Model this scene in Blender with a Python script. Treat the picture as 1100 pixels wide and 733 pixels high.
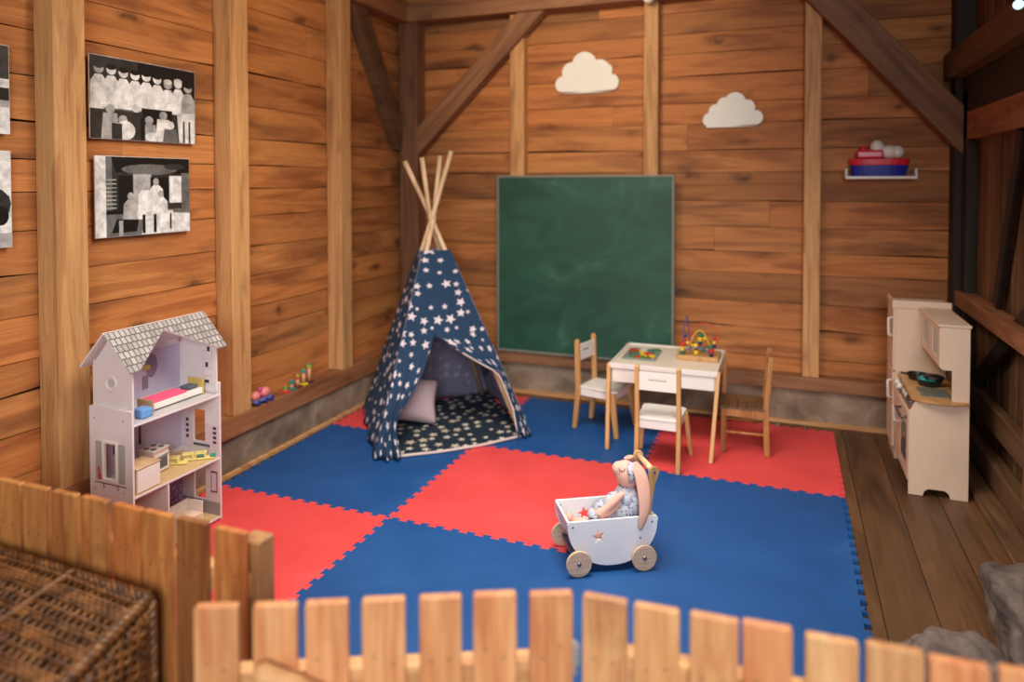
import bpy, bmesh, math, random
from mathutils import Vector, Matrix, noise as mnoise
PI = math.pi
random.seed(7)
for o in list(bpy.data.objects): bpy.data.objects.remove(o)
S = bpy.context.scene
C = S.collection

# ------------------------------------------------------------------ camera, world, lights
cam_d = bpy.data.cameras.new('camera'); cam = bpy.data.objects.new('camera', cam_d); C.objects.link(cam)
YAW, PITCH, ROLL = .3723, -.0253, -.0017
M3 = Matrix.Rotation(YAW, 3, 'Z') @ Matrix.Rotation(PI/2 + PITCH, 3, 'X') @ Matrix.Rotation(ROLL, 3, 'Z')
cam.matrix_world = Matrix.Translation((2.7194, -1.9031, 1.593)) @ M3.to_4x4()
cam_d.sensor_width = 36; cam_d.lens = 772.9/1100*36
cam_d.shift_x = (550-542.1)/1100; cam_d.shift_y = (213.8-366.5)/1100
cam_d.clip_start = .05; cam_d.clip_end = 60
cam_d.dof.use_dof = True; cam_d.dof.focus_distance = 2.95; cam_d.dof.aperture_fstop = 1.0
S.camera = cam
S.view_settings.view_transform = 'Standard'; S.view_settings.look = 'None'
S.view_settings.gamma = 1; S.view_settings.use_curve_mapping = False
S.view_settings.exposure = 0.6

W = bpy.data.worlds.new('world'); S.world = W; W.use_nodes = True
W.node_tree.nodes['Background'].inputs[0].default_value = (1.0, .84, .70, 1)
W.node_tree.nodes['Background'].inputs[1].default_value = .25

def area(name, loc, target, size, power, col, sy=None):
    l = bpy.data.lights.new(name, 'AREA'); l.energy = power; l.color = col; l.size = size
    if sy: l.shape = 'RECTANGLE'; l.size_y = sy
    o = bpy.data.objects.new(name, l); C.objects.link(o); o.location = loc
    o.rotation_euler = (Vector(target)-Vector(loc)).to_track_quat('-Z', 'Y').to_euler(); return o
def spot(name, loc, target, power, col, ang, blend=.8, r=.12):
    l = bpy.data.lights.new(name, 'SPOT'); l.energy = power; l.color = col; l.spot_size = math.radians(ang); l.spot_blend = blend; l.shadow_soft_size = r
    o = bpy.data.objects.new(name, l); C.objects.link(o); o.location = loc
    o.rotation_euler = (Vector(target)-Vector(loc)).to_track_quat('-Z', 'Y').to_euler(); return o
d_ = area('doorway_daylight', (3.9, -4.8, 2.7), (1.9, .9, 0), 2.2, 85, (.90, .95, 1.0), 2.0); d_.data.spread = math.radians(120)
d_ = area('ceiling_lamp_light', (1.85, .5, 2.98), (1.75, .7, 0), 1.5, 47, (1.0, .93, .84), 1.5); d_.data.spread = math.radians(125)
spot('gallery_spot', (2.3, .7, 2.9), (-.1, 1.0, 2.5), 92, (1.0, .82, .60), 80, 1.0, .25)
spot('gallery_spot', (1.5, 1.2, 2.9), (1.35, 3.2, 2.45), 80, (1.0, .82, .60), 80, 1.0, .25)

# ------------------------------------------------------------------ materials
MATS = {}
class NT:
    def __init__(s, name):
        s.m = bpy.data.materials.new(name); s.m.use_nodes = True; s.t = s.m.node_tree
        s.b = s.t.nodes['Principled BSDF']; s.n = s.t.nodes; s.tc = None
    def add(s, typ, **kw):
        n = s.n.new(typ)
        for k, v in kw.items():
            if k.startswith('i_'):
                k2 = k[2:]; n.inputs[int(k2) if k2.isdigit() else k2].default_value = v
            else: setattr(n, k, v)
        return n
    def lk(s, a, b): s.t.links.new(a, b)
    def obj(s):
        if not s.tc: s.tc = s.add('ShaderNodeTexCoord')
        return s.tc.outputs['Object']
    def math(s, op, a, b=None, c=None):
        n = s.add('ShaderNodeMath', operation=op)
        for i, v in enumerate((a, b, c)):
            if v is None: continue
            if isinstance(v, (int, float)): n.inputs[i].default_value = v
            else: s.lk(v, n.inputs[i])
        return n.outputs[0]
    def ramp(s, fac, stops):
        r = s.add('ShaderNodeValToRGB'); e = r.color_ramp.elements
        while len(e) < len(stops): e.new(.5)
        for q, (p, c) in zip(e, stops): q.position = p; q.color = (*c[:3], 1)
        s.lk(fac, r.inputs[0]); return r.outputs[0]
    def mix(s, fac, a, b, mode='MIX'):
        n = s.add('ShaderNodeMix', data_type='RGBA', blend_type=mode)
        for sock, v in ((n.inputs[0], fac), (n.inputs[6], a), (n.inputs[7], b)):
            if isinstance(v, (int, float)): sock.default_value = v
            elif isinstance(v, tuple): sock.default_value = (*v[:3], 1)
            else: s.lk(v, sock)
        return n.outputs[2]
    def noise(s, vec, scale, detail=3, dist=0, rough=.55):
        n = s.add('ShaderNodeTexNoise'); n.inputs['Scale'].default_value = scale; n.inputs['Detail'].default_value = detail
        n.inputs['Distortion'].default_value = dist; n.inputs['Roughness'].default_value = rough
        s.lk(vec, n.inputs['Vector']); return n.outputs['Fac']
    def mapped(s, vec, scale, loc=(0,0,0)):
        n = s.add('ShaderNodeMapping'); n.inputs['Scale'].default_value = scale; n.inputs['Location'].default_value = loc
        s.lk(vec, n.inputs['Vector']); return n.outputs[0]
    def bump(s, h, st=.2, d=.01):
        n = s.add('ShaderNodeBump'); n.inputs['Strength'].default_value = st; n.inputs['Distance'].default_value = d
        s.lk(h, n.inputs['Height']); s.lk(n.outputs[0], s.b.inputs['Normal'])
    def color(s, c):
        if isinstance(c, tuple): s.b.inputs['Base Color'].default_value = (*c[:3], 1)
        else: s.lk(c, s.b.inputs['Base Color'])

def srgb(r, g, b):
    f = lambda c: (c/255/12.92) if c/255 <= .04045 else ((c/255+.055)/1.055)**2.4
    return (f(r), f(g), f(b))

def paint(name, col, rough=.5, var=.06, scale=8, bump=.05):
    if name in MATS: return MATS[name]
    t = NT(name); o = t.obj(); n = t.noise(o, scale, 4)
    lo = tuple(c*(1-var*1.6) for c in col); hi = tuple(min(1, c*(1+var)) for c in col)
    t.color(t.ramp(n, [(.3, lo), (.7, hi)])); t.b.inputs['Roughness'].default_value = rough
    if bump: t.bump(t.noise(o, scale*12, 3), bump, .004)
    MATS[name] = t.m; return t.m

def wood(name, base, axis='x', dark=None, light=None, grain=14, tint=.18, knots=.6, rough=.65, stain=0, staincol=None, src='island', ring=1.0, knotscale=1.0, alt=None):
    if name in MATS: return MATS[name]
    t = NT(name); o = t.obj()
    dark = dark or tuple(c*k for c, k in zip(base, (.62, .5, .42)))
    light = light or tuple(min(1, c*k) for c, k in zip(base, (1.22, 1.25, 1.3)))
    if src == 'island': rnd = t.add('ShaderNodeNewGeometry').outputs['Random Per Island']
    else: rnd = t.add('ShaderNodeObjectInfo').outputs['Random']
    cx = t.add('ShaderNodeCombineXYZ'); t.lk(t.math('MULTIPLY', rnd, 37.), cx.inputs[0]); t.lk(t.math('MULTIPLY', rnd, 91.), cx.inputs[1]); t.lk(t.math('MULTIPLY', rnd, 53.), cx.inputs[2])
    va = t.add('ShaderNodeVectorMath', operation='ADD'); t.lk(o, va.inputs[0]); t.lk(cx.outputs[0], va.inputs[1]); v = va.outputs[0]
    def sc(a, c): return {'x': (a, c, c), 'y': (c, a, c), 'z': (c, c, a)}[axis]
    n1 = t.noise(t.mapped(v, sc(.09*grain, grain)), 1.0, 5, .9*ring)
    w = t.math('FRACT', t.math('MULTIPLY', n1, 5.0*ring))
    w = t.math('ABSOLUTE', t.math('SUBTRACT', w, .5))
    col = t.ramp(n1, [(.28, dark), (.5, base), (.74, light)])
    col = t.mix(t.math('MULTIPLY', t.math('POWER', t.math('MULTIPLY', w, 2.0), 2.5), .38), col, dark)
    n2 = t.noise(t.mapped(v, sc(3, 110)), 1.0, 3)
    col = t.mix(.4, col, t.ramp(n2, [(.3, (.55,.5,.46)), (.62, (1,1,1))]), 'MULTIPLY')
    if knots:
        vo = t.add('ShaderNodeTexVoronoi'); vo.inputs['Scale'].default_value = 1
        dn = t.add('ShaderNodeVectorMath', operation='ADD')
        nn = t.add('ShaderNodeTexNoise'); nn.inputs['Scale'].default_value = 14; t.lk(v, nn.inputs['Vector'])
        ms = t.add('ShaderNodeVectorMath', operation='SCALE'); ms.inputs['Scale'].default_value = .3; t.lk(nn.outputs['Color'], ms.inputs[0])
        t.lk(t.mapped(v, tuple(k*knotscale for k in sc(2.3, 5.5))), dn.inputs[0]); t.lk(ms.outputs[0], dn.inputs[1]); t.lk(dn.outputs[0], vo.inputs['Vector'])
        k = t.ramp(vo.outputs['Distance'], [(.05, (1,1,1)), (.16, (.3,.3,.3)), (.26, (0,0,0))])
        col = t.mix(t.math('MULTIPLY', k, knots), col, tuple(c*.3 for c in dark))
    if stain:
        s1 = t.noise(t.mapped(v, sc(1.1, 7)), 1.0, 5, .5)
        f = t.ramp(s1, [(.5, (0,0,0)), (.72, (1,1,1))])
        col = t.mix(t.math('MULTIPLY', f, stain), col, staincol or tuple(c*.35 for c in dark))
    col = t.mix(1.0, col, t.ramp(rnd, [(0, (1-tint*1.5,)*3), (.35, (1, 1-tint*.35, 1-tint*.6)), (.7, (1, 1, 1)), (1, (1-tint*.7, 1-tint, 1-tint*1.2))]), 'MULTIPLY')
    if alt: col = t.mix(1.0, col, t.ramp(t.math('FRACT', t.math('MULTIPLY', rnd, 7.31)), alt), 'MULTIPLY')
    t.color(col); t.b.inputs['Roughness'].default_value = rough
    t.bump(n2, .25, .004); MATS[name] = t.m; return t.m

BOARD = srgb(198, 132, 72); STUD = srgb(214, 164, 106); PICK = srgb(226, 172, 118)
def m_board(ax, nm='warm plank wood'): return wood(nm+' '+ax, BOARD, ax, grain=11, tint=.3, knots=.85, stain=.75, staincol=srgb(92, 50, 26), rough=.7)
M_boardy = m_board('y'); M_boardx = m_board('x')
M_studz = wood('stud wood', STUD, 'z', grain=13, tint=.12, knots=.35, src='object', stain=.25, staincol=srgb(150, 95, 60))
M_oldx = wood('old beam wood x', srgb(156, 110, 72), 'x', grain=16, tint=.2, knots=.5, stain=.6, src='object')
M_oldy = wood('old beam wood y', srgb(165, 112, 72), 'y', grain=16, tint=.2, knots=.5, stain=.5, src='object')
M_oldz = wood('old beam wood z', srgb(140, 98, 66), 'z', grain=16, tint=.2, knots=.5, stain=.6, src='object')
M_shadewood = wood('shade-black post wood', srgb(44, 32, 23), 'z', grain=13, tint=.2, knots=.3, stain=.5, src='object')  # near-black; shade of the corner, gaps and beam underside put into the colour
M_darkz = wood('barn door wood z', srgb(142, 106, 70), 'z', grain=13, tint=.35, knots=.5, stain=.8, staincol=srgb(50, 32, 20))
M_darky = wood('barn door wood y', srgb(118, 88, 58), 'y', grain=13, tint=.2, knots=.5, stain=.6, src='object')
M_floor = wood('floor plank wood', srgb(112, 80, 52), 'y', grain=9, tint=.22, knots=.35, stain=.85, staincol=srgb(62, 42, 26), rough=.5)
M_pick = wood('picket wood', srgb(220, 164, 112), 'z', dark=srgb(196, 126, 78), light=srgb(230, 184, 134), grain=24, tint=.14, knots=.5, src='object', ring=1.6, rough=.55, knotscale=.55, alt=[(0, (1, .84, .78)), (.3, (1, .88, .82)), (.5, (1, 1, .94)), (.75, (1, 1.03, .98)), (1, (1, .9, .85))])
M_pickwarm = wood('shaded picket wood', srgb(190, 128, 70), 'z', dark=srgb(150, 86, 42), light=srgb(210, 160, 98), grain=24, tint=.32, knots=.6, src='object', ring=1.9, rough=.55, knotscale=.55, alt=[(0, (1, .84, .78)), (.3, (1, .88, .82)), (.5, (1, 1, .94)), (.75, (1, 1.03, .98)), (1, (1, .9, .85))])  # picket wood again, with the left fence's shade put into a darker colour
M_railx = wood('rail wood', srgb(216, 164, 110), 'x', grain=20, tint=.05, knots=.4, src='object')
M_postz = wood('fence post wood', srgb(176, 128, 82), 'z', grain=34, tint=.05, knots=.4, src='object', stain=.3)
M_beech = wood('pale beech', srgb(214, 164, 104), 'z', grain=10, tint=.05, knots=0, src='object', rough=.45, ring=.7)
M_birch = wood('light plywood', srgb(222, 190, 148), 'x', grain=8, tint=.03, knots=0, src='object', rough=.5, ring=.6)
M_chairbrown = wood('old chair wood', srgb(182, 126, 70), 'z', grain=12, tint=.05, knots=.2, src='object', stain=.35, rough=.5)
M_slat = wood('worn slat wood', srgb(108, 76, 46), 'x', grain=12, tint=.15, knots=.3, stain=.6)
M_pole = wood('teepee pole wood', srgb(222, 190, 148), 'z', grain=10, tint=.03, knots=0, src='object', ring=.5)
M_dark = paint('dark gap', (.012, .008, .006), .9)
M_white = paint('white lacquer', srgb(232, 226, 216), .35, .02)
M_whitecool = paint('white matt paint', srgb(232, 232, 236), .45, .02)
M_cream = paint('cream laminate', srgb(228, 200, 174), .45, .03)
M_cloud = paint('cloud white', srgb(240, 240, 228), .6, .02)
M_metal = paint('screw metal', (.28, .28, .3), .35); M_metal.node_tree.nodes['Principled BSDF'].inputs['Metallic'].default_value = 1
M_black = paint('black plastic', (.012, .012, .014), .35)
def col(name, r, g, b, rough=.5): return paint(name, srgb(r, g, b), rough, .03)

# concrete
t = NT('rough concrete'); o = t.obj(); n = t.noise(o, 5, 7, .6); n2 = t.noise(o, 60, 4)
c_ = t.ramp(n, [(.25, srgb(96, 78, 62)), (.5, srgb(138, 116, 96)), (.75, srgb(168, 146, 124))])
t.color(t.mix(.35, c_, t.ramp(n2, [(.35, (.6,.58,.55)), (.6, (1,1,1))]), 'MULTIPLY')); t.b.inputs['Roughness'].default_value = .9; t.bump(n, .6, .03); M_conc = t.m
# foam
def foam(name, c):
    t = NT(name); o = t.obj(); n = t.noise(o, 3.2, 6, .8); n2 = t.noise(o, 240, 2)
    t.color(t.ramp(n, [(.25, tuple(k*.88 for k in c)), (.6, c), (.8, tuple(min(1, k*1.06+.012) for k in c))]))
    r = t.ramp(n, [(.3, (.5,.5,.5)), (.7, (.68,.68,.68))]); t.lk(r, t.b.inputs['Roughness']); t.bump(n2, .12, .002); return t.m
M_red = foam('red foam', srgb(222, 72, 72)); M_blue = foam('blue foam', srgb(13, 76, 138))
# chalkboard
t = NT('green chalkboard'); o = t.obj(); n = t.noise(t.mapped(o, (1.5, 1, 2.2)), 2.0, 7, 1.2)
c_ = t.ramp(n, [(.35, srgb(30, 72, 54)), (.62, srgb(42, 88, 68)), (.9, srgb(92, 130, 110))])
t.color(c_); t.b.inputs['Roughness'].default_value = .5; M_chalk = t.m
# boulder stone
t = NT('grey boulder stone'); o = t.obj(); n = t.noise(o, 7, 8, .5); n2 = t.noise(o, 50, 5)
c_ = t.ramp(n, [(.3, srgb(66, 54, 48)), (.5, srgb(108, 94, 86)), (.72, srgb(142, 126, 116))])
t.color(t.mix(.5, c_, t.ramp(n2, [(.3, (.5,.5,.5)), (.65, (1,1,1))]), 'MULTIPLY')); t.b.inputs['Roughness'].default_value = .85; t.bump(n2, .5, .01); M_stone = t.m
# wicker
t = NT('brown wicker'); o = t.obj(); n = t.noise(o, 22, 5, .3)
rnd = t.add('ShaderNodeNewGeometry').outputs['Random Per Island']
c_ = t.ramp(n, [(.25, srgb(48, 28, 15)), (.5, srgb(104, 66, 34)), (.78, srgb(160, 112, 62))])
c_ = t.mix(1.0, c_, t.ramp(rnd, [(0, (.6,.55,.5)), (.5, (1,1,1)), (1, (1.0,.85,.7))]), 'MULTIPLY')
t.color(c_); t.b.inputs['Roughness'].default_value = .38; M_wick = t.m
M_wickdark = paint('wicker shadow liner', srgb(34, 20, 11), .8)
# shingle roof for dolls house
t = NT('printed grey shingles'); uv = t.add('ShaderNodeTexCoord').outputs['UV']
br = t.add('ShaderNodeTexBrick'); br.offset = .5; br.inputs['Scale'].default_value = 1.0
for k_, v_ in (('Mortar Size', .0042), ('Brick Width', .024), ('Row Height', .034), ('Mortar Smooth', .8)): br.inputs[k_].default_value = v_
br.inputs['Color1'].default_value = (*srgb(188, 180, 174), 1); br.inputs['Color2'].default_value = (*srgb(150, 143, 138), 1); br.inputs['Mortar'].default_value = (*srgb(78, 74, 74), 1)
t.lk(uv, br.inputs['Vector']); t.color(br.outputs[0]); t.b.inputs['Roughness'].default_value = .5; M_shingle = t.m

# stars on fabric: each Voronoi cell of the UV carries one printed five-pointed star
def starmat(name, ground, star, scale=11, keep=.75, size=(.2, .43), star2=None, soft=.0, lining=False):
    t = NT(name); uv = t.add('ShaderNodeTexCoord').outputs['UV']
    vo = t.add('ShaderNodeTexVoronoi', voronoi_dimensions='2D'); vo.inputs['Scale'].default_value = scale; vo.inputs['Randomness'].default_value = .62
    t.lk(uv, vo.inputs['Vector'])
    sc = t.add('ShaderNodeVectorMath', operation='SUBTRACT'); t.lk(uv, sc.inputs[0]); t.lk(vo.outputs['Position'], sc.inputs[1])
    sx = t.add('ShaderNodeSeparateXYZ'); t.lk(sc.outputs[0], sx.inputs[0])
    X = t.math('MULTIPLY', sx.outputs[0], float(scale)); Y = t.math('MULTIPLY', sx.outputs[1], float(scale))
    cs = t.add('ShaderNodeSeparateColor'); t.lk(vo.outputs['Color'], cs.inputs[0])
    ang = t.math('ADD', t.math('ARCTAN2', Y, X), t.math('MULTIPLY', cs.outputs[1], 6.283))
    seg = 2*PI/5
    a = t.math('SUBTRACT', t.math('MULTIPLY', t.math('FRACT', t.math('ADD', t.math('DIVIDE', ang, seg), 3.0)), seg), seg/2)
    a = t.math('ABSOLUTE', a)
    rho = t.math('SQRT', t.math('ADD', t.math('MULTIPLY', X, X), t.math('MULTIPLY', Y, Y)))
    inner = .46; rc, rs = inner*math.cos(PI/5), inner*math.sin(PI/5)
    den = t.math('ADD', t.math('MULTIPLY', t.math('COSINE', a), rs), t.math('MULTIPLY', t.math('SINE', a), 1-rc))
    R = t.math('MULTIPLY_ADD', t.math('POWER', cs.outputs[0], 1.3), size[1]-size[0], size[0])
    bound = t.math('MULTIPLY', R, t.math('DIVIDE', rs, den))
    m = t.math('LESS_THAN', rho, bound)
    m = t.math('MULTIPLY', m, t.math('LESS_THAN', cs.outputs[2], keep))
    sc_ = star
    if star2: sc_ = t.mix(t.math('GREATER_THAN', cs.outputs[0], .7), star, star2)
    g = t.mix(t.noise(t.obj(), 5, 4), tuple(k*.8 for k in ground), tuple(k*1.15 for k in ground))
    t.color(t.mix(t.math('MULTIPLY', m, 1-soft), g, sc_)); t.b.inputs['Roughness'].default_value = .9
    t.bump(t.noise(t.obj(), 350, 2), .1, .002); MATS[name] = t.m; return t.m
M_tee = starmat('blue star cotton', srgb(22, 54, 82), srgb(212, 202, 204), 14.0, .93, (.18, .47))
M_teelin = starmat('grey star lining', srgb(116, 112, 134), srgb(150, 146, 162), 12.5, .85, (.2, .46), soft=.2)
M_mat = starmat('dark star quilt cotton', srgb(16, 36, 52), srgb(214, 202, 184), 11.5, .92, (.24, .48), star2=srgb(196, 180, 158))
M_dress = starmat('printed dress cotton', srgb(176, 182, 198), srgb(92, 98, 122), 58, .95, (.25, .5), star2=srgb(206, 188, 172))

# ------------------------------------------------------------------ mesh builder
class G:
    def __init__(s, M=None): s.bm = bmesh.new(); s.M = M or Matrix(); s.uv = None
    def _fin(s, vs, fs, mi, smooth=False, M=None):
        m = s.M @ M if M else s.M
        for v in vs: v.co = m @ v.co
        for f in fs: f.material_index = mi; f.smooth = smooth
    def box(s, x0, x1, y0, y1, z0, z1, mi=0, M=None):
        P = [(x, y, z) for x in (x0, x1) for y in (y0, y1) for z in (z0, z1)]
        v = [s.bm.verts.new(p) for p in P]
        F = [(0,1,3,2), (4,6,7,5), (0,4,5,1), (2,3,7,6), (0,2,6,4), (1,5,7,3)]
        f = [s.bm.faces.new([v[i] for i in q]) for q in F]; s._fin(v, f, mi, False, M); return s
    def hexa(s, P, mi=0, M=None):           # bottom 4 then top 4, counter-clockwise
        v = [s.bm.verts.new(p) for p in P]
        F = [(3,2,1,0), (4,5,6,7), (0,1,5,4), (1,2,6,5), (2,3,7,6), (3,0,4,7)]
        f = [s.bm.faces.new([v[i] for i in q]) for q in F]; s._fin(v, f, mi, False, M); return s
    def beam(s, p0, p1, w, h, up=(0,0,1), mi=0, w1=None, h1=None):
        p0, p1 = Vector(p0), Vector(p1); d = (p1-p0).normalized(); u = Vector(up)
        a = d.cross(u).normalized(); b = a.cross(d).normalized(); w1 = w1 or w; h1 = h1 or h
        P = [p0-a*w/2-b*h/2, p0+a*w/2-b*h/2, p0+a*w/2+b*h/2, p0-a*w/2+b*h/2, p1-a*w1/2-b*h1/2, p1+a*w1/2-b*h1/2, p1+a*w1/2+b*h1/2, p1-a*w1/2+b*h1/2]
        return s.hexa(P, mi)
    def tube(s, pts, r, n=10, mi=0, caps=True, flat=1.0, closed=False):
        pts = [Vector(p) for p in pts]; N = len(pts); rr = r if isinstance(r, (list, tuple)) else [r]*N
        rings = []; ref = None
        for i, p in enumerate(pts):
            if closed: d = pts[(i+1) % N]-pts[i-1]
            else: d = pts[min(i+1, N-1)]-pts[max(i-1, 0)]
            d = d.normalized() if d.length > 1e-9 else Vector((0,0,1))
            if ref is None: ref = d.orthogonal().normalized()
            ref = (ref-d*ref.dot(d)); ref = ref.normalized() if ref.length > 1e-6 else d.orthogonal().normalized()
            b = d.cross(ref)
            rings.append([s.bm.verts.new(p+rr[i]*(math.cos(2*PI*k/n)*ref+flat*math.sin(2*PI*k/n)*b)) for k in range(n)])
        fs = []
        for i in range(N if closed else N-1):
            A, B = rings[i], rings[(i+1) % N]
            for k in range(n): fs.append(s.bm.faces.new((A[k], A[(k+1)%n], B[(k+1)%n], B[k])))
        for f in fs: f.smooth = True
        cp = []
        if caps and not closed: cp = [s.bm.faces.new(rings[0][::-1]), s.bm.faces.new(rings[-1])]
        vs = [v for q in rings for v in q]
        for v in vs: v.co = s.M @ v.co
        for f in fs+cp: f.material_index = mi
        return s
    def cyl(s, p0, p1, r, n=20, mi=0, r1=None): return s.tube([p0, p1], [r, r1 if r1 is not None else r], n, mi)
    def ell(s, c, r, mi=0, M=None, u=20, v=14):
        m = Matrix.Translation(c) @ (M or Matrix()) @ Matrix.Diagonal((*((r,)*3 if isinstance(r, (int, float)) else r), 1))
        ret = bmesh.ops.create_uvsphere(s.bm, u_segments=u, v_segments=v, radius=1)
        vs = ret['verts']; fs = {f for q in vs for f in q.link_faces}; s._fin(vs, fs, mi, True, m); return s
    def lathe(s, prof, n=24, mi=0, M=None):
        rings = []
        for r, z in prof: rings.append([s.bm.verts.new((max(r, 1e-4)*math.cos(2*PI*k/n), max(r, 1e-4)*math.sin(2*PI*k/n), z)) for k in range(n)])
        fs = [s.bm.faces.new((A[k], A[(k+1)%n], B[(k+1)%n], B[k])) for A, B in zip(rings, rings[1:]) for k in range(n)]
        fs += [s.bm.faces.new(rings[0][::-1]), s.bm.faces.new(rings[-1])]
        s._fin([v for q in rings for v in q], fs, mi, False, M); return s
    def prism(s, loops, z0, z1, mi=0, M=None):   # loops: outer and holes, 2-D; extruded along z
        if isinstance(loops[0][0], (int, float)): loops = [loops]
        allv, fs = [], []
        tops = []
        for zz in (z0, z1):
            es = []; lay = []
            for L in loops:
                vs = [s.bm.verts.new((x, y, zz)) for x, y in L]; lay.append(vs); allv += vs
                if len(loops) > 1: es += [s.bm.edges.new((vs[i], vs[(i+1) % len(vs)])) for i in range(len(vs))]
            if len(loops) > 1:
                r = bmesh.ops.triangle_fill(s.bm, edges=es, use_beauty=True); fs += [g for g in r['geom'] if isinstance(g, bmesh.types.BMFace)]
            else: fs.append(s.bm.faces.new(lay[0]))
            tops.append(lay)
        for a, b in zip(*tops):
            for i in range(len(a)):
                j = (i+1) % len(a); fs.append(s.bm.faces.new((a[i], a[j], b[j], b[i])))
        s._fin(allv, fs, mi, False, M); return s
    def grid(s, fn, nu, nv, mi=0, uvfn=None, smooth=True, mifn=None):
        if uvfn and not s.uv: s.uv = s.bm.loops.layers.uv.verify()
        V = [[s.bm.verts.new(s.M @ Vector(fn(i/nu, j/nv))) for j in range(nv+1)] for i in range(nu+1)]
        for i in range(nu):
            for j in range(nv):
                f = s.bm.faces.new((V[i][j], V[i+1][j], V[i+1][j+1], V[i][j+1])); f.smooth = smooth; f.material_index = mi
                if uvfn:
                    for l, (a, b) in zip(f.loops, ((i,j),(i+1,j),(i+1,j+1),(i,j+1))): l[s.uv].uv = uvfn(a/nu, b/nv)
        return s
    def build(s, name, mats, parent=None, bevel=0, loc=None, rot=None, seg=2, nocalc=False):
        if not nocalc: bmesh.ops.recalc_face_normals(s.bm, faces=s.bm.faces[:])
        me = bpy.data.meshes.new(name); s.bm.to_mesh(me); s.bm.free()
        for m in (mats if isinstance(mats, (list, tuple)) else [mats]): me.materials.append(m)
        o = bpy.data.objects.new(name, me); C.objects.link(o)
        if parent: o.parent = parent
        if loc: o.location = loc
        if rot: o.rotation_euler = rot
        if bevel:
            b = o.modifiers.new('bevel', 'BEVEL'); b.width = bevel; b.segments = seg; b.limit_method = 'ANGLE'; b.angle_limit = .7
        return o

def tag(o, label=None, cat=None, group=None, kind=None):
    if label: o['label'] = label
    if cat: o['category'] = cat
    if group: o['group'] = group
    if kind: o['kind'] = kind
    return o
def thing(name, label, cat, loc=(0,0,0), rz=0, group=None, rot=None):
    o = bpy.data.objects.new(name, None); C.objects.link(o); o.location = loc; o.rotation_euler = rot or (0, 0, rz); o.empty_display_size = .05
    return tag(o, label, cat, group)
def struct(name, g, mats, **k): return tag(g.build(name, mats, **k), kind='structure')
def dup(o, parent=None):
    c = o.copy(); C.objects.link(c); c.parent = parent
    for ch in list(o.children): dup(ch, c)
    return c
def RX(a): return Matrix.Rotation(a, 4, 'X')
def RY(a): return Matrix.Rotation(a, 4, 'Y')
def RZ(a): return Matrix.Rotation(a, 4, 'Z')
def T(*p): return Matrix.Translation(p)

# ------------------------------------------------------------------ room shell
FX0, FX1 = -.065, 3.68
g = G(); x = -.6; 
while x < 4.3:
    w = random.uniform(.16, .24); g.box(x, x+w-.004, -3.2, 3.4, -.03, random.uniform(-.003, 0)); x += w
struct('floor', g, M_floor)

def boards(axis, plane, a0, a1, z0, z1, thick=.03, hmin=.125, hmax=.2, jit=.008):
    g = G(); z = z0
    while z < z1:
        h = random.uniform(hmin, hmax); a = a0; zt = min(z+h, z1)
        cuts = [a0] + ([random.uniform(a0, a1)] if random.random() < .45 else []) + [a1]
        for c0, c1 in zip(cuts, cuts[1:]):
            if c1-c0 < .02: continue
            n = max(2, int((c1-c0)/.25)); d = random.uniform(0, jit); ph = random.random()*9
            gap = lambda k: .0015+.004*mnoise.noise(Vector((ph, k*.9, z*3)))**2*6
            for side in (0,):
                vs = []
                for k in range(n+1):
                    a = c0+.001+(c1-c0-.002)*k/n; lo = z+gap(k); hi = zt-.001
                    for dep, zz in ((d, lo), (d, hi), (d+thick, hi), (d+thick, lo)):
                        p = (plane-dep, a, zz) if axis == 'y' else (a, plane+dep, zz)
                        vs.append(g.bm.verts.new(p))
                for k in range(n):
                    for q in range(4):
                        g.bm.faces.new([vs[4*k+q], vs[4*k+(q+1)%4], vs[4*(k+1)+(q+1)%4], vs[4*(k+1)+q]])
                g.bm.faces.new(vs[:4]); g.bm.faces.new(vs[-4:][::-1])
        z = zt
    return g
# left wall: planks, dark backing
random.seed(3)
lw = struct('wall_left', boards('y', -.17, -3.2, 3.27, .25, 3.1), M_boardy)
g = G(); g.box(-.26, -.24, -3.2, 3.4, .2, 3.1); struct('wall_left_backing', g, M_dark)
bw = struct('wall_back', boards('x', 3.24, -.17, 3.78, .25, 3.1), M_boardx)
g = G(); g.box(-.24, 3.9, 3.31, 3.33, .2, 3.1); struct('wall_back_backing', g, M_dark)
# concrete footings
g = G(); g.box(-.24, -.072, -3.2, 3.2, -.02, .215); struct('baseboard_left', g, M_conc, bevel=.008)
g = G(); g.box(-.07, 3.72, 3.165, 3.3, -.02, .235); struct('baseboard_back', g, M_conc, bevel=.008)
# floor edge strips
g = G(); g.box(-.072, -.045, -3.2, 3.16, 0, .018); struct('trim_1', g, M_railx)
g = G(); g.box(-.045, 3.6, 3.13, 3.166, 0, .02); struct('trim_2', g, M_railx)
# sill beams
g = G(); g.box(-.2, -.05, -3.2, 3.22, .205, .315); struct('trim_3', g, M_oldy, bevel=.006)
g = G(); g.box(-.05, 3.75, 3.13, 3.26, .225, .31); struct('trim_4', g, M_oldx, bevel=.006)
# studs left wall
n = 5
def stud(g, nm=None, mat=None):
    global n
    struct('trim_%d' % n, g, mat or M_studz, bevel=.005); n += 1
for y0, y1 in ((.165, .31), (1.165, 1.305), (2.19, 2.315), (-1.2, -1.06)):
    g = G(); g.box(-.17, -.055, y0, y1, .315, 2.84); stud(g)
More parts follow.
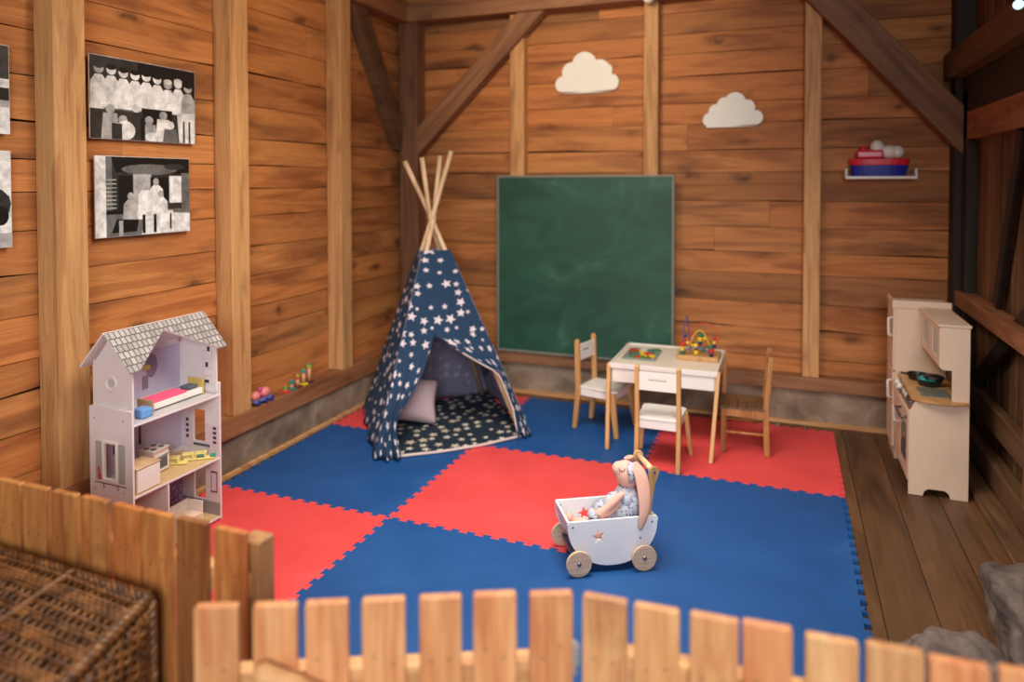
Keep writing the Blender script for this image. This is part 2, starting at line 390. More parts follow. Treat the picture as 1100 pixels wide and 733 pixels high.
# corner post, two faces
g = G(); g.box(-.12, .04, 3.09, 3.22, .31, 2.83); stud(g, mat=M_oldz)
for x0, x1 in ((.79, .90), (1.79, 1.89), (2.83, 2.93)):
    g = G(); g.box(x0, x1, 3.15, 3.24, .31, 2.85); stud(g)
g = G(); g.box(3.66, 3.78, 3.1, 3.24, 0, 3.0); stud(g, mat=M_shadewood)  # post coloured near-black for the shade in the corner
# wall plates
g = G(); g.box(-.2, -.03, -3.2, 3.24, 2.83, 2.99); struct('trim_%d' % n, g, M_oldy, bevel=.008); n += 1
g = G(); g.box(-.1, 3.78, 3.06, 3.26, 2.83, 2.97); struct('trim_%d' % n, g, M_oldx, bevel=.008); n += 1
# braces
def brace(p0, p1, w, d, up, mat, ln='x'):
    global n
    p0, p1 = Vector(p0), Vector(p1); L = (p1-p0).length
    g = G(); g.box(0, L, -d/2, d/2, -w/2, w/2)
    o = g.build('trim_%d' % n, mat, bevel=.006); n += 1
    X = (p1-p0).normalized(); Y = Vector(up).normalized(); Z = X.cross(Y)
    o.matrix_world = Matrix.Translation(p0) @ Matrix((X, Y, Z)).transposed().to_4x4()
    tag(o, kind='structure')
brace((-.02, 3.14, 1.85), (1.02, 3.14, 2.88), .15, .09, (0,1,0), M_oldx)
brace((2.86, 3.12, 2.86), (3.78, 3.12, 1.80), .19, .09, (0,1,0), M_oldx)
brace((-.13, 2.44, 2.90), (-.13, 3.12, 1.88), .17, .08, (1,0,0), M_darky)
# ceiling boards
g = G(); y = -3.2
while y < 3.5:
    w = random.uniform(.15, .22); g.box(-.3, 4.4, y, y+w-.004, 3.06, 3.09); y += w
struct('ceiling', g, M_boardx)
# right wall: vertical barn boards, rails, braces
g = G(); y = -.8; random.seed(5)
while y < 3.28:
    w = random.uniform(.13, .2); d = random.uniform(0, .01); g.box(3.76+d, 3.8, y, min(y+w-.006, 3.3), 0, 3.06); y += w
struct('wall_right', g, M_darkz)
g = G(); g.box(3.82, 3.84, -.8, 3.4, -.02, 3.1); struct('wall_right_backing', g, M_dark)
def rr(x0, x1, y0, y1, z0, z1, mat=M_darky):
    global n
    g = G(); g.box(x0, x1, y0, y1, z0, z1); struct('trim_%d' % n, g, mat, bevel=.005); n += 1
rr(3.62, 3.76, -.8, 3.24, 2.20, 2.36, M_darky); rr(3.70, 3.76, -.8, 3.24, 1.99, 2.20, M_shadewood)  # lower strip is painted shade under the beam
rr(3.70, 3.76, -.8, 3.1, 1.83, 1.99, M_oldy)
rr(3.67, 3.76, -.8, 3.1, .84, .93, M_oldy)
rr(3.71, 3.76, -.8, 3.05, .30, .43)
rr(3.69, 3.76, -.8, 3.1, .05, .17)
rr(3.60, 3.76, -.8, 3.1, 0, .03, M_darky)
brace((3.735, 2.88, .43), (3.735, 1.9, 1.0), .09, .03, (1,0,0), M_shadewood)
brace((3.735, 2.45, .95), (3.735, 2.05, 1.83), .08, .03, (1,0,0), M_shadewood)
rr(3.70, 3.76, 2.98, 3.1, .03, 2.12, M_shadewood)
rr(3.70, 3.76, 1.72, 1.85, .03, 1.83, M_darkz)

# ------------------------------------------------------------------ puzzle mats
NT_, AMP = 13, .0105
def edge_pts(p0, p1, flip=False):
    p0, p1 = Vector(p0), Vector(p1); d = p1-p0; nrm = Vector((-d.y, d.x)).normalized(); p = 1/NT_; out = [p0]
    for k in range(NT_):
        for s_, a in (((k+.28)*p, -AMP), ((k+.20)*p, AMP), ((k+.80)*p, AMP), ((k+.72)*p, -AMP)):
            out.append(p0+d*s_+nrm*a)
    out.append(p1); return out
def mat_tile(i, j, mat, label):
    A, B, Cc, D = (i, j), (i+1, j), (i+1, j+1), (i, j+1)
    pts = edge_pts(A, B)[:-1] + edge_pts(B, Cc)[:-1] + edge_pts(D, Cc)[::-1][:-1] + edge_pts(A, D)[::-1][:-1]
    bm = bmesh.new(); cx, cy = i+.5, j+.5
    vs = [bm.verts.new((p.x-cx, p.y-cy, .02)) for p in pts]; f = bm.faces.new(vs); f.normal_update()
    if f.normal.z < 0: f.normal_flip()
    r = bmesh.ops.inset_region(bm, faces=[f], thickness=.0014)
    for v in vs: v.co.z = .0175
    vb = [bm.verts.new((v.co.x, v.co.y, .001)) for v in vs]
    for k in range(len(vs)):
        q = (k+1) % len(vs); bm.faces.new((vs[k], vb[k], vb[q], vs[q]))
    bm.faces.new(vb[::-1])
    bmesh.ops.recalc_face_normals(bm, faces=bm.faces[:])
    me = bpy.data.meshes.new('foam_mat'); bm.to_mesh(me); bm.free(); me.materials.append(mat)
    o = bpy.data.objects.new('foam_mat', me); C.objects.link(o); o.location = (cx, cy, 0)
    tag(o, label, 'play mat', 'interlocking foam mats on the floor')
mat_tile(0, 0, M_red, 'red foam mat tile in front of the dollhouse by the left fence')
mat_tile(1, 0, M_blue, 'blue foam mat tile behind the gate, left of the pram')
mat_tile(2, 0, M_blue, 'blue foam mat tile nearest the right half of the picket fence')
mat_tile(0, 1, M_blue, 'blue foam mat tile along the left wall, left of the teepee')
mat_tile(1, 1, M_red, 'red foam mat tile in the centre, behind the doll pram')
mat_tile(2, 1, M_blue, 'blue foam mat tile right of the doll pram beside bare floorboards')
mat_tile(0, 2, M_red, 'red foam mat tile mostly hidden under the teepee')
mat_tile(1, 2, M_blue, 'blue foam mat tile under the white chair left of the table')
mat_tile(2, 2, M_red, 'red foam mat tile under the slatted brown chair')

# ------------------------------------------------------------------ picket fences
random.seed(11)
def picket_mesh(w, h, th, mat, mi=0):
    g = G(); L = [(-w/2, 0), (w/2, 0), (w/2, h-.004), (w/2-.003, h), (-w/2+.003, h), (-w/2, h-.004)]
    g.prism(L, -th/2, th/2, M=RX(PI/2)); return g
def fence(name, label, p0, p1, cnt, w, mat, hts, rails, railside, post=None, tilt=None):
    p0, p1 = Vector((*p0, 0)), Vector((*p1, 0)); d = p1-p0; L = d.length; rz = math.atan2(d.y, d.x)
    t = thing(name, label, 'fence', p0, rz)
    pitch = (L-w)/(cnt-1)
    for k in range(cnt):
        h = hts(k); x = w/2+k*pitch
        o = picket_mesh(w*random.uniform(.97, 1.02), h, .02, mat).build('picket', mat, t, bevel=.002, loc=(x, 0, .001), rot=(0, (tilt[k] if tilt else random.uniform(-.008, .008)), 0))
        for xx in (-.22, .2):
            gs = G(); gs.ell((xx*w, -.0105, h-.12+random.uniform(-.014, .014)), (.0024, .0012, .0024), u=8, v=6); gs.build('nail_head', M_black, o)
    for z0, z1 in rails:
        g = G(); g.box(-.0, L, railside*.0105, railside*.0105+railside*.04, z0, z1); g.build('rail', M_railx, t, bevel=.004)
    return t, L
t, L = fence('picket_fence', 'left stretch of the wooden picket fence, between basket and dollhouse', (.295, -.535), (1.510, -.535), 11, .093, M_pickwarm, lambda k: .75+random.uniform(-.004, .004), ((.575, .635), (.16, .22)), 1)
g = G(); g.box(L-.04, L+.022, .022, .082, .001, .71); g.build('post', M_postz, t, bevel=.004)
t, L = fence('picket_gate', 'angled wooden picket gate at the front left, before the post', (1.632, -.818), (2.316, -.499), 7, .0865, M_pick, lambda k: .75+random.uniform(-.002, .003), ((.54, .603), (.13, .2)), 1)
# round-ended brace on the gate's outer side
g = G(); g.tube([(.125, -.032, .633), (.14, -.032, .63), (.28, -.032, .56), (.42, -.032, .48), (.62, -.032, .36)], [.016, .024, .026, .026, .026], 14, flat=.8); g.build('brace', M_railx, t)
g = G(); g.box(L-.005, L+.020, .012, .03, .585, .625); g.cyl((L+.008, .01, .57), (L+.008, .01, .64), .006, 12); g.build('latch', paint('galvanised latch', srgb(150, 148, 146), .35), t, bevel=.002)
t, L = fence('picket_fence', 'right stretch of the wooden picket fence, in front of the blue mat', (2.337, -.494), (3.372, -.435), 10, .0905, M_pick, lambda k: .75+random.uniform(-.003, .003), ((.57, .632), (.13, .2)), 1)

# ------------------------------------------------------------------ teepee
AX, AY = .585, 2.265
QB = [Vector((.575, 1.56)), Vector((1.275, 2.26)), Vector((.69, 2.96)), Vector((.03, 2.30))]   # front-left, front-right, back, left
ZT = 1.13
tp = thing('teepee', 'blue teepee tent with white stars and crossed wooden poles in the corner', 'tent', (AX, AY, .02))
def rel(x, y, z=0): return Vector((x-AX, y-AY, z))
RV, QV = Vector((.931, .364, 0)), Vector((-.364, .931, 0))
tips = {0: RV*.045+QV*.11+Vector((0, 0, 1.735)), 1: RV*-.172-QV*.02+Vector((0, 0, 1.70)), 2: RV*-.052-QV*.10+Vector((0, 0, 1.72)), 3: RV*.125+QV*.02+Vector((0, 0, 1.765))}
for k, q in enumerate(QB):
    b = rel(q.x, q.y)*.87; b.z = .03
    c = Vector((.012*math.cos(k*1.57+.6), .012*math.sin(k*1.57+.6), 1.33)); e = Vector(tips[k])
    g = G(); g.tube([b, b.lerp(c, .5), c, c+(e-c)*.5, e], [.0155]*5, 14); g.build('pole', M_pole, tp)
def side_pt(a, b, u, v, fold, amp, nf, ph, sag=.0):
    # v: 0 bottom .. 1 top ; pyramid side with soft folds
    P0 = rel(*(QB[a].lerp(QB[b], u))); top = .028
    cen = (QB[a].lerp(QB[b], .5)); nrm = Vector((cen.x-AX, cen.y-AY, 0)).normalized()
    pt = rel(AX, AY)+P0*top/.5*.9
    P = P0.lerp(Vector((P0.x*.19, P0.y*.19, 0)), v); P.z = .012+(ZT-.012)*v
    edge = math.sin(PI*min(max(u, 0), 1))**.6 if 0 < u < 1 else 0
    P += nrm*(-sag*edge*math.sin(PI*v)**.8 + amp*(1-v)**.7*math.sin(nf*u*2*PI+ph+1.2*v)*edge*fold + .004*mnoise.noise(Vector((u*7, v*9, ph)))*edge)
    return P
g = G()
for a, b, ph in ((1, 2, .5), (2, 3, 1.1), (3, 0, 2.2)):
    g.grid(lambda u, v: side_pt(a, b, u, v, 1, .016, 3.0, ph, .02), 28, 26, uvfn=lambda u, v: ((u-.5)*(1-.9*v)+ph*3, v*1.15))
# front: whole above the opening, two flaps below it
VO = .55; UO = .38
def front_part(s):
    def uv2(u, v):
        if v > VO: lo, hi = (0, UO) if s == 0 else (UO, 1)
        else:
            k = (VO-v)/VO
            if s == 0: lo, hi = 0, UO-(UO-.09)*min(1, (k/.66))**1.1+(.12*max(0, k-.66))
            else: lo, hi = UO+(.93-UO)*min(1, (k/.40))**.9, 1
        return lo+(hi-lo)*u
    def fn(u, v):
        uu = uv2(u, v); k = max(0, (VO-v)/VO)
        base = side_pt(0, 1, uu, v, .3, .01, 2, .4, .012)
        nrm = Vector((1, -1, 0)).normalized()
        comp = k**1.1*(math.sin(PI*u)*.6+.4*(u if s == 0 else 1-u))
        free = (u if s == 0 else 1-u)
        base += nrm*comp*(.034*math.sin(u*2*PI*2.6+.8+v*3)+.02)
        # flaps bulge outward where tied and spread at the hem
        base += nrm*.05*free*math.sin(PI*min(1, k))**2*(1 if s == 0 else .3)
        if s == 0 and k > .8: base += Vector((.05, -.02, 0))*free*(k-.8)/.2
        if s == 1 and k > .75: base += Vector((-.015, -.05, 0))*free*(k-.75)/.25
        return base
    return fn, uv2
for s_ in (0, 1):
    fn, u2 = front_part(s_)
    g.grid(fn, 26, 40, uvfn=lambda u, v: ((u*(UO if s_ == 0 else 1-UO)+(0 if s_ == 0 else UO)-.5)*(1-.9*v), v*1.15))
bmesh.ops.remove_doubles(g.bm, verts=g.bm.verts[:], dist=.0008)
bmesh.ops.recalc_face_normals(g.bm, faces=g.bm.faces[:])
can = g.build('canopy', [M_tee, M_teelin], tp)
# make sure normals point outward so that the lining is inside
sm = sum((p.normal.x*p.center.x+p.normal.y*p.center.y) for p in can.data.polygons)
if sm < 0: can.data.flip_normals()
so = can.modifiers.new('cloth', 'SOLIDIFY'); so.thickness = .003; so.offset = -1; so.material_offset = 1; so.material_offset_rim = 1
# pale hem on the right edge of the opening
nf = Vector((1, -1, 0)).normalized(); fR, _ = front_part(1)
g = G(); g.tube([fR(0, VO*(1-k/16))+nf*.003 for k in range(3, 16)], .005, 8)
M_trimc = col('cream cotton tape', 206, 186, 178, .8)
g.build('hem_tape', M_trimc, can)
# window in the right-back side and its cloth loop
g = G(); pc = side_pt(1, 2, .5, .30, 0, 0, 1, 0, .02)
inn = Vector((AX-1.0, AY-2.6, 0)).normalized()
nb = -Vector(((QB[1]+QB[2])/2-Vector((AX, AY))).to_3d()).normalized()
a1 = (QB[2]-QB[1]).normalized().to_3d(); up = Vector((0, 0, 1))
ring = [pc+nb*.03+a1*.055*math.cos(k*PI/10)+up*(.075*math.sin(k*PI/10)) for k in range(20)]
g.tube(ring, .005, 8, closed=True, flat=.6)
w_ = g.build('window_binding', col('dark binding', 14, 30, 44, .9), tp)
g = G(); vs = [g.bm.verts.new(p-nb*.001) for p in ring]; g.bm.faces.new(vs); g.build('window_pane', col('olive mesh net', 96, 82, 52, .9), w_)
# floor quilt
tpm = thing('star_quilt', 'dark quilt with cream stars spread on the floor inside the teepee', 'blanket', (AX, AY, .021))
def quilt(u, v, z=.013):
    a = QB[0].lerp(QB[1], u); b = QB[3].lerp(QB[2], u); P = a.lerp(b, v)
    P = P+(Vector((AX, AY))-P)*(.045-.03*v)
    bul = (1-v)**3*math.sin(PI*u)**.7
    P = P+Vector((.7, -.7))*.07*bul
    return Vector((P.x-AX, P.y-AY, z+.006*mnoise.noise(Vector((u*4, v*4, 1)))*(1 if z > .005 else 0)))
g = G(); g.grid(lambda u, v: quilt(u, v), 30, 30, uvfn=lambda u, v: (u, v*1.0))
q = g.build('quilt_top', M_mat, tpm); m = q.modifiers.new('pad', 'SOLIDIFY'); m.thickness = .012; m.offset = -1
g = G(); g.tube([quilt(.03+.94*k/24, 0, .009)+Vector((0,0,0)) for k in range(25)], .0085, 10); g.build('edge_piping', M_trimc, tpm)
g = G(); p = quilt(.955, .02, .02); g.box(p.x-.02, p.x+.02, p.y-.02, p.y+.02, .018, .021, M=None); g.build('care_label', M_trimc, tpm, rot=(0, 0, 0))
# cushions in the teepee
def cushion(name, label, cat, loc, rot, sx, sy, th, mat):
    g = G()
    def fn(top):
        def f(u, v):
            x, y = (u-.5), (v-.5); px = 1-.10*math.cos(PI*y)**2*(abs(x)*2)**3; py = 1-.10*math.cos(PI*x)**2*(abs(y)*2)**3
            h = (max(0, (1-(2*x)**2))*max(0, (1-(2*y)**2)))**.42
            return (x*sx*px, y*sy*py, top*(th/2*h+.001*0)+.003*mnoise.noise(Vector((x*6, y*6, top))))
        return f
    g.grid(fn(1), 20, 20); g.grid(fn(-1), 20, 20); bmesh.ops.remove_doubles(g.bm, verts=g.bm.verts[:], dist=.003)
    o = g.build(name, mat, None, loc=loc, rot=rot); return tag(o, label, cat)
M_cush = col('dusty pink plush', 184, 160, 164, .95)
cushion('cushion', 'plump dusty pink cushion leaning inside the teepee on the left', 'cushion', (.475, 2.16, .185), (.85, .15, .55), .36, .30, .17, M_cush)

# ------------------------------------------------------------------ chalkboard, clouds, shelf and pictures
t = thing('chalkboard', 'large green chalkboard with thin grey frame on the back wall', 'chalkboard', (.70, 3.128, .315))
g = G(); g.box(.012, 1.299, -.02, .018, .012, 1.305); g.build('writing_surface', M_chalk, t)
g = G(); fw = .016
loops_ = [[(0, 0), (1.311, 0), (1.311, 1.317), (0, 1.317)], [(fw, fw), (1.311-fw, fw), (1.311-fw, 1.317-fw), (fw, 1.317-fw)]]
g.prism(loops_, -.02, .026, M=RX(PI/2)); g.build('frame', paint('dull grey frame', srgb(128, 126, 116), .5), t, bevel=.003)

def cloud_loop(circles):      # outline of a union of circles standing on a flat base
    pts = []; o = Vector((.5, .02))
    for k in range(97):
        a = PI*k/96; d = Vector((math.cos(a), math.sin(a))); best = .02
        for cx, cy, r in circles:
            m = o-Vector((cx, cy)); b_ = m.dot(d); c_ = m.dot(m)-r*r; q = b_*b_-c_
            if q > 0: best = max(best, -b_+math.sqrt(q))
        pts.append((o.x+d.x*best, o.y+d.y*best))
    return [(.95, 0)]+pts+[(.05, 0)]
b1 = [(.13, .15, .13), (.26, .34, .15), (.46, .45, .19), (.70, .36, .15), (.80, .34, .10), (.87, .15, .13)]
b2 = [(.12, .13, .12), (.22, .27, .12), (.36, .38, .12), (.54, .40, .18), (.74, .32, .13), (.88, .15, .12)]
for nm, lab, x, z, w, h, bb in (('cloud_plaque', 'white cloud cutout above the chalkboard, left of the middle stud', 1.125, 2.232, .475, .30, b1), ('cloud_plaque', 'white cloud cutout right of the middle stud, the lower of two', 2.185, 1.955, .39, .235, b2)):
    g = G(); L = cloud_loop(bb); mx = min(p[0] for p in L); my = min(p[1] for p in L); MX = max(p[0] for p in L); MY = max(p[1] for p in L)
    L = [((px-mx)/(MX-mx)*w, (py-my)/(MY-my)*h) for px, py in L]
    g.prism(L, 0, .022, M=RX(PI/2)); o = g.build(nm, M_cloud, None, loc=(x, 3.238, z)); tag(o, lab, 'wall decoration', 'white clouds on the back wall')

# toy shelf with boat
t = thing('wall_shelf', 'small white wall shelf with low sides on the back wall at right', 'shelf', (3.07, 3.238, 1.60))
g = G(); g.box(0, .40, -.13, 0, 0, .018); g.build('shelf_board', M_white, t, bevel=.003)
for x in (0, .388):
    g = G(); g.prism([(-.13, .018), (0, .018), (0, .065), (-.12, .065)], x, x+.012, M=Matrix(((0,0,1,0),(1,0,0,0),(0,1,0,0),(0,0,0,1)))); g.build('side_panel', M_white, t, bevel=.002)
t = thing('toy_boat', 'red and blue toy boat with a white cabin on the small wall shelf', 'toy boat', (3.265, 3.17, 1.619)); t.scale = (1.12, .95, 1.5)
def hull(z0, z1, l0, l1, w0, w1, mi=0):
    g = G(); n_ = 28
    def ring_(l, w, z): return [Vector((l/2*math.copysign(abs(math.cos(a))**.7, math.cos(a)), w/2*math.copysign(abs(math.sin(a))**.8, math.sin(a)), z)) for a in [2*PI*k/n_ for k in range(n_)]]
    A = [g.bm.verts.new(p) for p in ring_(l0, w0, z0)]; B = [g.bm.verts.new(p) for p in ring_(l1, w1, z1)]
    for k in range(n_): g.bm.faces.new((A[k], A[(k+1)%n_], B[(k+1)%n_], B[k]))
    g.bm.faces.new(A[::-1]); g.bm.faces.new(B); return g
hull(0, .045, .27, .295, .085, .10).build('hull', col('glossy blue plastic', 24, 44, 150, .3), t, bevel=.004)
hull(.045, .072, .295, .31, .10, .105).build('hull_stripe', col('glossy red plastic', 214, 30, 50, .3), t, bevel=.003)
g = G(); g.box(-.115, .02, -.035, .035, .072, .11); g.tube([(-.08, 0, .10), (-.08, 0, .125)], .02, 14); g.build('deck_house', col('glossy red plastic', 214, 30, 50, .3), t, bevel=.01)
g = G(); g.ell((-.01, 0, .12), (.035, .03, .03)); g.ell((.05, 0, .10), (.05, .035, .028)); g.ell((.09, 0, .10), (.035, .03, .026)); g.build('cabin', M_white, t)

# black and white photographs, painted with generic shapes
GR = [paint('photo grey %d' % v, srgb(v, v, v-2), .45, .26, 24, 0) for v in (14, 48, 104, 168, 222, 246)]
def photo(label, y0, z0, w, h, draw, group='black and white photographs on the left wall', tint=None):
    t = thing('photo_print', label, 'photograph', (-.168, y0, z0), group=group)
    g = G(); g.box(.014, .022, 0, w, 0, h); g.build('mounting_board', GR[5] if not tint else tint, t, bevel=.001)
    g = G(); lay = [0]
    def poly(pts, s):
        lay[0] += 1; x = .0222+.00004*lay[0]
        vs = [g.bm.verts.new((x, max(.002, min(w-.002, a*w)), max(.002, min(h-.002, b*h)))) for a, b in pts]
        try: f = g.bm.faces.new(vs); f.material_index = s; f.normal_update()
        except Exception: return
        if f.normal.x < 0: f.normal_flip()
    def el(a, b, ra, rb, s): poly([(a+ra*math.cos(2*PI*k/16), b+rb*math.sin(2*PI*k/16)) for k in range(16)], s)
    def rc(a0, a1, b0, b1, s): poly([(a0, b0), (a1, b0), (a1, b1), (a0, b1)], s)
    draw(poly, el, rc); g.build('print', GR, t, nocalc=True); return t
def d_group(poly, el, rc):
    rc(0, 1, 0, 1, 2); rc(0, 1, .70, 1, 1); rc(.42, 1, .55, 1, 0); rc(0, .12, 0, .4, 4); rc(.62, .8, .0, .5, 1)
    random.seed(4)
    for k in range(9):
        a = .08+k*.105; b = .86-k*.012+random.uniform(-.03, .02)
        poly([(a-.075, .38), (a+.075, .38), (a+.07, b-.16), (a+.03, b-.07), (a-.03, b-.07), (a-.07, b-.16)], random.choice((4, 5, 5, 3)))
        el(a, b, .042, .06, random.choice((4, 5, 3))); el(a, b+.035, .043, .035, random.choice((0, 1, 4)))
    rc(.0, 1, .0, .36, 1); rc(.45, .75, .05, .42, 0)
    for a, b, s_ in ((.17, .32, 3), (.28, .2, 4), (.40, .36, 1), (.52, .22, 3), (.66, .30, 4), (.73, .18, 2)):
        poly([(a-.08, 0), (a+.08, 0), (a+.06, b), (a-.06, b)], s_); el(a, b+.05, .04, .055, 4 if s_ < 3 else 3)
    el(.30, .12, .09, .12, 4); el(.55, .06, .07, .06, 4); poly([(.82, 0), (.99, 0), (.99, .42), (.80, .40)], 4); rc(.86, .88, 0, .3, 1); rc(.92, .94, 0, .3, 1)
    rc(.18, .27, 0, .2, 1); rc(.44, .48, .0, .3, 0)
def d_porch(poly, el, rc):
    rc(0, 1, 0, 1, 1); rc(0, .10, 0, 1, 4); rc(.10, .16, 0, 1, 2)
    for k in range(9): rc(.1, .2, .3+k*.05, .315+k*.05, 3)
    poly([(.2, .8), (1, .78), (1, 1), (.15, 1)], 0); el(.55, .84, .3, .07, 2); el(.82, .88, .12, .04, 1)
    rc(.22, .36, .34, .76, 0); rc(.37, .56, .3, .78, 3); rc(.55, .75, .40, .74, 0); rc(.76, .90, .40, .76, 4); rc(.90, 1, .3, .8, 2)
    rc(.1, 1, 0, .32, 2); rc(.1, .5, .28, .33, 0); poly([(.45, 0), (1, 0), (1, .25), (.5, .3)], 4)
    for a, b, s_ in ((.34, .50, 3), (.49, .62, 5), (.61, .68, 5), (.66, .52, 4)):
        poly([(a-.08, .2), (a+.08, .2), (a+.075, b-.1), (a+.03, b-.04), (a-.03, b-.04), (a-.07, b-.1)], s_); el(a, b, .032, .05, 3)
    rc(.4, .8, .24, .30, 4); rc(.46, .49, .02, .26, 0); rc(.58, .61, .02, .26, 0); rc(.76, .78, .05, .26, 0); poly([(.15, .05), (.4, .05), (.42, .2), (.2, .22)], 0); rc(.22, .26, .0, .2, 3)
def d_side1(poly, el, rc):
    rc(0, 1, 0, 1, 3); rc(0, 1, .38, .52, 0); rc(0, 1, .6, 1, 1); el(.8, .8, .15, .12, 0); rc(.5, 1, .52, .62, 4); rc(0, 1, 0, .3, 4)
def d_side2(poly, el, rc):
    rc(0, 1, 0, 1, 4); el(.8, .45, .2, .2, 1); rc(.85, .92, .1, .9, 2); rc(0, 1, 0, .15, 3); el(.6, .3, .1, .2, 0); el(.93, .33, .05, .1, 0)
photo('black and white photo of a standing crowd, upper of the pair', .397, 1.785, .612, .375, d_group)
photo('black and white photo of people on a porch, lower of the pair', .419, 1.337, .545, .372, d_porch)
photo('black and white photo cut by the left edge of view, upper', -.55, 1.78, .597, .35, d_side1)
photo('faded photo cut by the left edge of view, lower one', -.55, 1.332, .597, .383, d_side2, tint=paint('yellowed photo paper', srgb(214, 214, 176), .5))

# lamp fittings near the ceiling
t = thing('junction_box', 'small white ceramic lamp socket at the top of the middle stud', 'lamp socket', (1.84, 3.06, 2.835))
g = G(); g.lathe([(.03, -.018), (.036, -.012), (.036, .03), (.024, .045)], 24, M=RX(PI/2)); g.build('socket_body', M_white, t)
g = G(); g.lathe([(.006, -.03), (.017, -.026), (.02, -.018)], 20, M=RX(PI/2)@RX(0)); g.build('socket_collar', M_white, t)
t = thing('light_bulb', 'small bluish glowing bulb under the ceiling by the right wall', 'bulb', (3.580, 1.538, 2.293))
e_ = bpy.data.materials.new('lit cool bulb'); e_.use_nodes = True; b_ = e_.node_tree.nodes['Principled BSDF']; b_.inputs['Emission Color'].default_value = (.55, .75, 1, 1); b_.inputs['Emission Strength'].default_value = .8
g = G(); g.ell((0, 0, 0), .020); g.build('bulb_glass', e_, t)
g = G(); g.cyl((0, 0, .022), (0, 0, 0.767), .006, 10); g.cyl((0, 0, .02), (0, 0, .06), .016, 16); g.build('cord_and_cap', M_black, t)

# ------------------------------------------------------------------ table and chairs
def leg_beam(g, p0, p1, w, h, mi=0): return g.beam(p0, p1, w, h, (0, 1, 0), mi)
M_tabletop = paint('cream tabletop', srgb(232, 218, 196), .35, .02)
tb = thing('play_table', 'white toddler table with natural wooden legs, in front of the chalkboard', 'table', (1.735, 2.345, .02))
TW, TD, TH = .63, .58, .475
g = G(); g.box(.015, TW-.015, .015, TD-.015, TH-.022, TH-.008); g.box(TW*.52, TW-.014, .015, TD-.015, TH-.008, TH-.004); g.build('tabletop', M_tabletop, tb, bevel=.002)
g = G(); g.box(.02, TW-.02, .012, .026, TH-.115, TH-.02); g.box(.02, TW-.02, TD-.026, TD-.012, TH-.115, TH-.02); g.box(.012, .026, .02, TD-.02, TH-.115, TH-.02); g.box(TW-.026, TW-.012, .02, TD-.02, TH-.115, TH-.02); g.build('apron', M_white, tb, bevel=.002)
g = G(); g.box(0, TW, 0, .014, TH-.03, TH); g.box(0, TW, TD-.014, TD, TH-.03, TH); g.box(0, .014, .014, TD-.014, TH-.03, TH); g.box(TW-.014, TW, .014, TD-.014, TH-.03, TH); g.build('rim', M_white, tb, bevel=.002)
for x, y, sy in ((.0, 0, -1), (TW, 0, -1), (0, TD, 1), (TW, TD, 1)):
    sx = 1 if x == 0 else -1
    g = G(); g.hexa([(x+.022*sx-.011, y+sy*.135-.016, 0), (x+.022*sx+.011, y+sy*.135-.016, 0), (x+.022*sx+.011, y+sy*.135+.016, 0), (x+.022*sx-.011, y+sy*.135+.016, 0),
                     (x-.004*sx-.011, y-sy*.025-.022, TH-.006), (x-.004*sx+.011, y-sy*.025-.022, TH-.006), (x-.004*sx+.011, y-sy*.025+.022, TH-.006), (x-.004*sx-.011, y-sy*.025+.022, TH-.006)])
    lg = g.build('leg', M_beech, tb, bevel=.003)
    g = G(); g.cyl((x-.018*sx, y-sy*.02, TH-.06), (x-.004*sx-.013*sx, y-sy*.02, TH-.06), .004, 10); g.build('bolt', M_metal, lg)
def white_chair(label, loc, rz):
    # local: faces +x, back at x=0
    t = thing('toddler_chair', label, 'chair', loc, rz, 'white seated wooden children chairs')
    g = G(); W2 = .113
    g.prism([(.0, -W2), (.24, -W2-.01), (.262, -W2+.01), (.262, W2-.01), (.24, W2+.01), (0, W2)], .262, .276); g.build('seat', M_white, t, bevel=.003)
    g = G(); g.box(.01, .235, -.112, -.098, .215, .262); g.box(.01, .235, .098, .112, .215, .262); g.box(.225, .239, -.112, .112, .215, .262); g.box(.004, .018, -.112, .112, .215, .262); g.build('seat_frame', M_white, t, bevel=.002)
    for s in (-1, 1):
        g = G(); y = s*.112
        P = [(-.045, 0), (-.017, 0), (.012, .24), (.0, .56), (-.0155, .568), (-.028, .56), (-.02, .24)]
        g.prism(P, -y-.0115, -y+.0115, M=RX(PI/2))
        g.build('rear_leg', M_beech, t, bevel=.003)
        g = G(); g.hexa([(.262, s*.145-.012, 0), (.288, s*.145-.012, 0), (.288, s*.145+.012, 0), (.262, s*.145+.012, 0), (.215, s*.118-.012, .262), (.25, s*.118-.012, .262), (.25, s*.118+.012, .262), (.215, s*.118+.012, .262)])
        g.build('front_leg', M_beech, t, bevel=.003)
    g = G(); M = Matrix(((0, 0, 1, 0), (1, 0, 0, 0), (0, 1, 0, 0), (0, 0, 0, 1)))
    out = [(-.101, .43), (.101, .43), (.101, .53), (-.101, .53)]
    slot = [(-.045, .482), (.045, .482), (.05, .488), (.045, .494), (-.045, .494), (-.05, .488)]
    g.prism([out, slot], -.016, -.002, M=M); g.build('backrest', M_white, t, bevel=.0015)
    return t
white_chair('white toddler chair left of the table, standing on the blue mat', (1.535, 2.593, .02), math.radians(-13))
white_chair('white toddler chair in front of the table, its back to the camera', (2.082, 2.015, .02), math.radians(90))
# chair 3: brown slatted
t = thing('slatted_chair', 'brown wooden child chair with slatted seat, right of the table', 'chair', (2.505, 2.535, .02), math.radians(3))
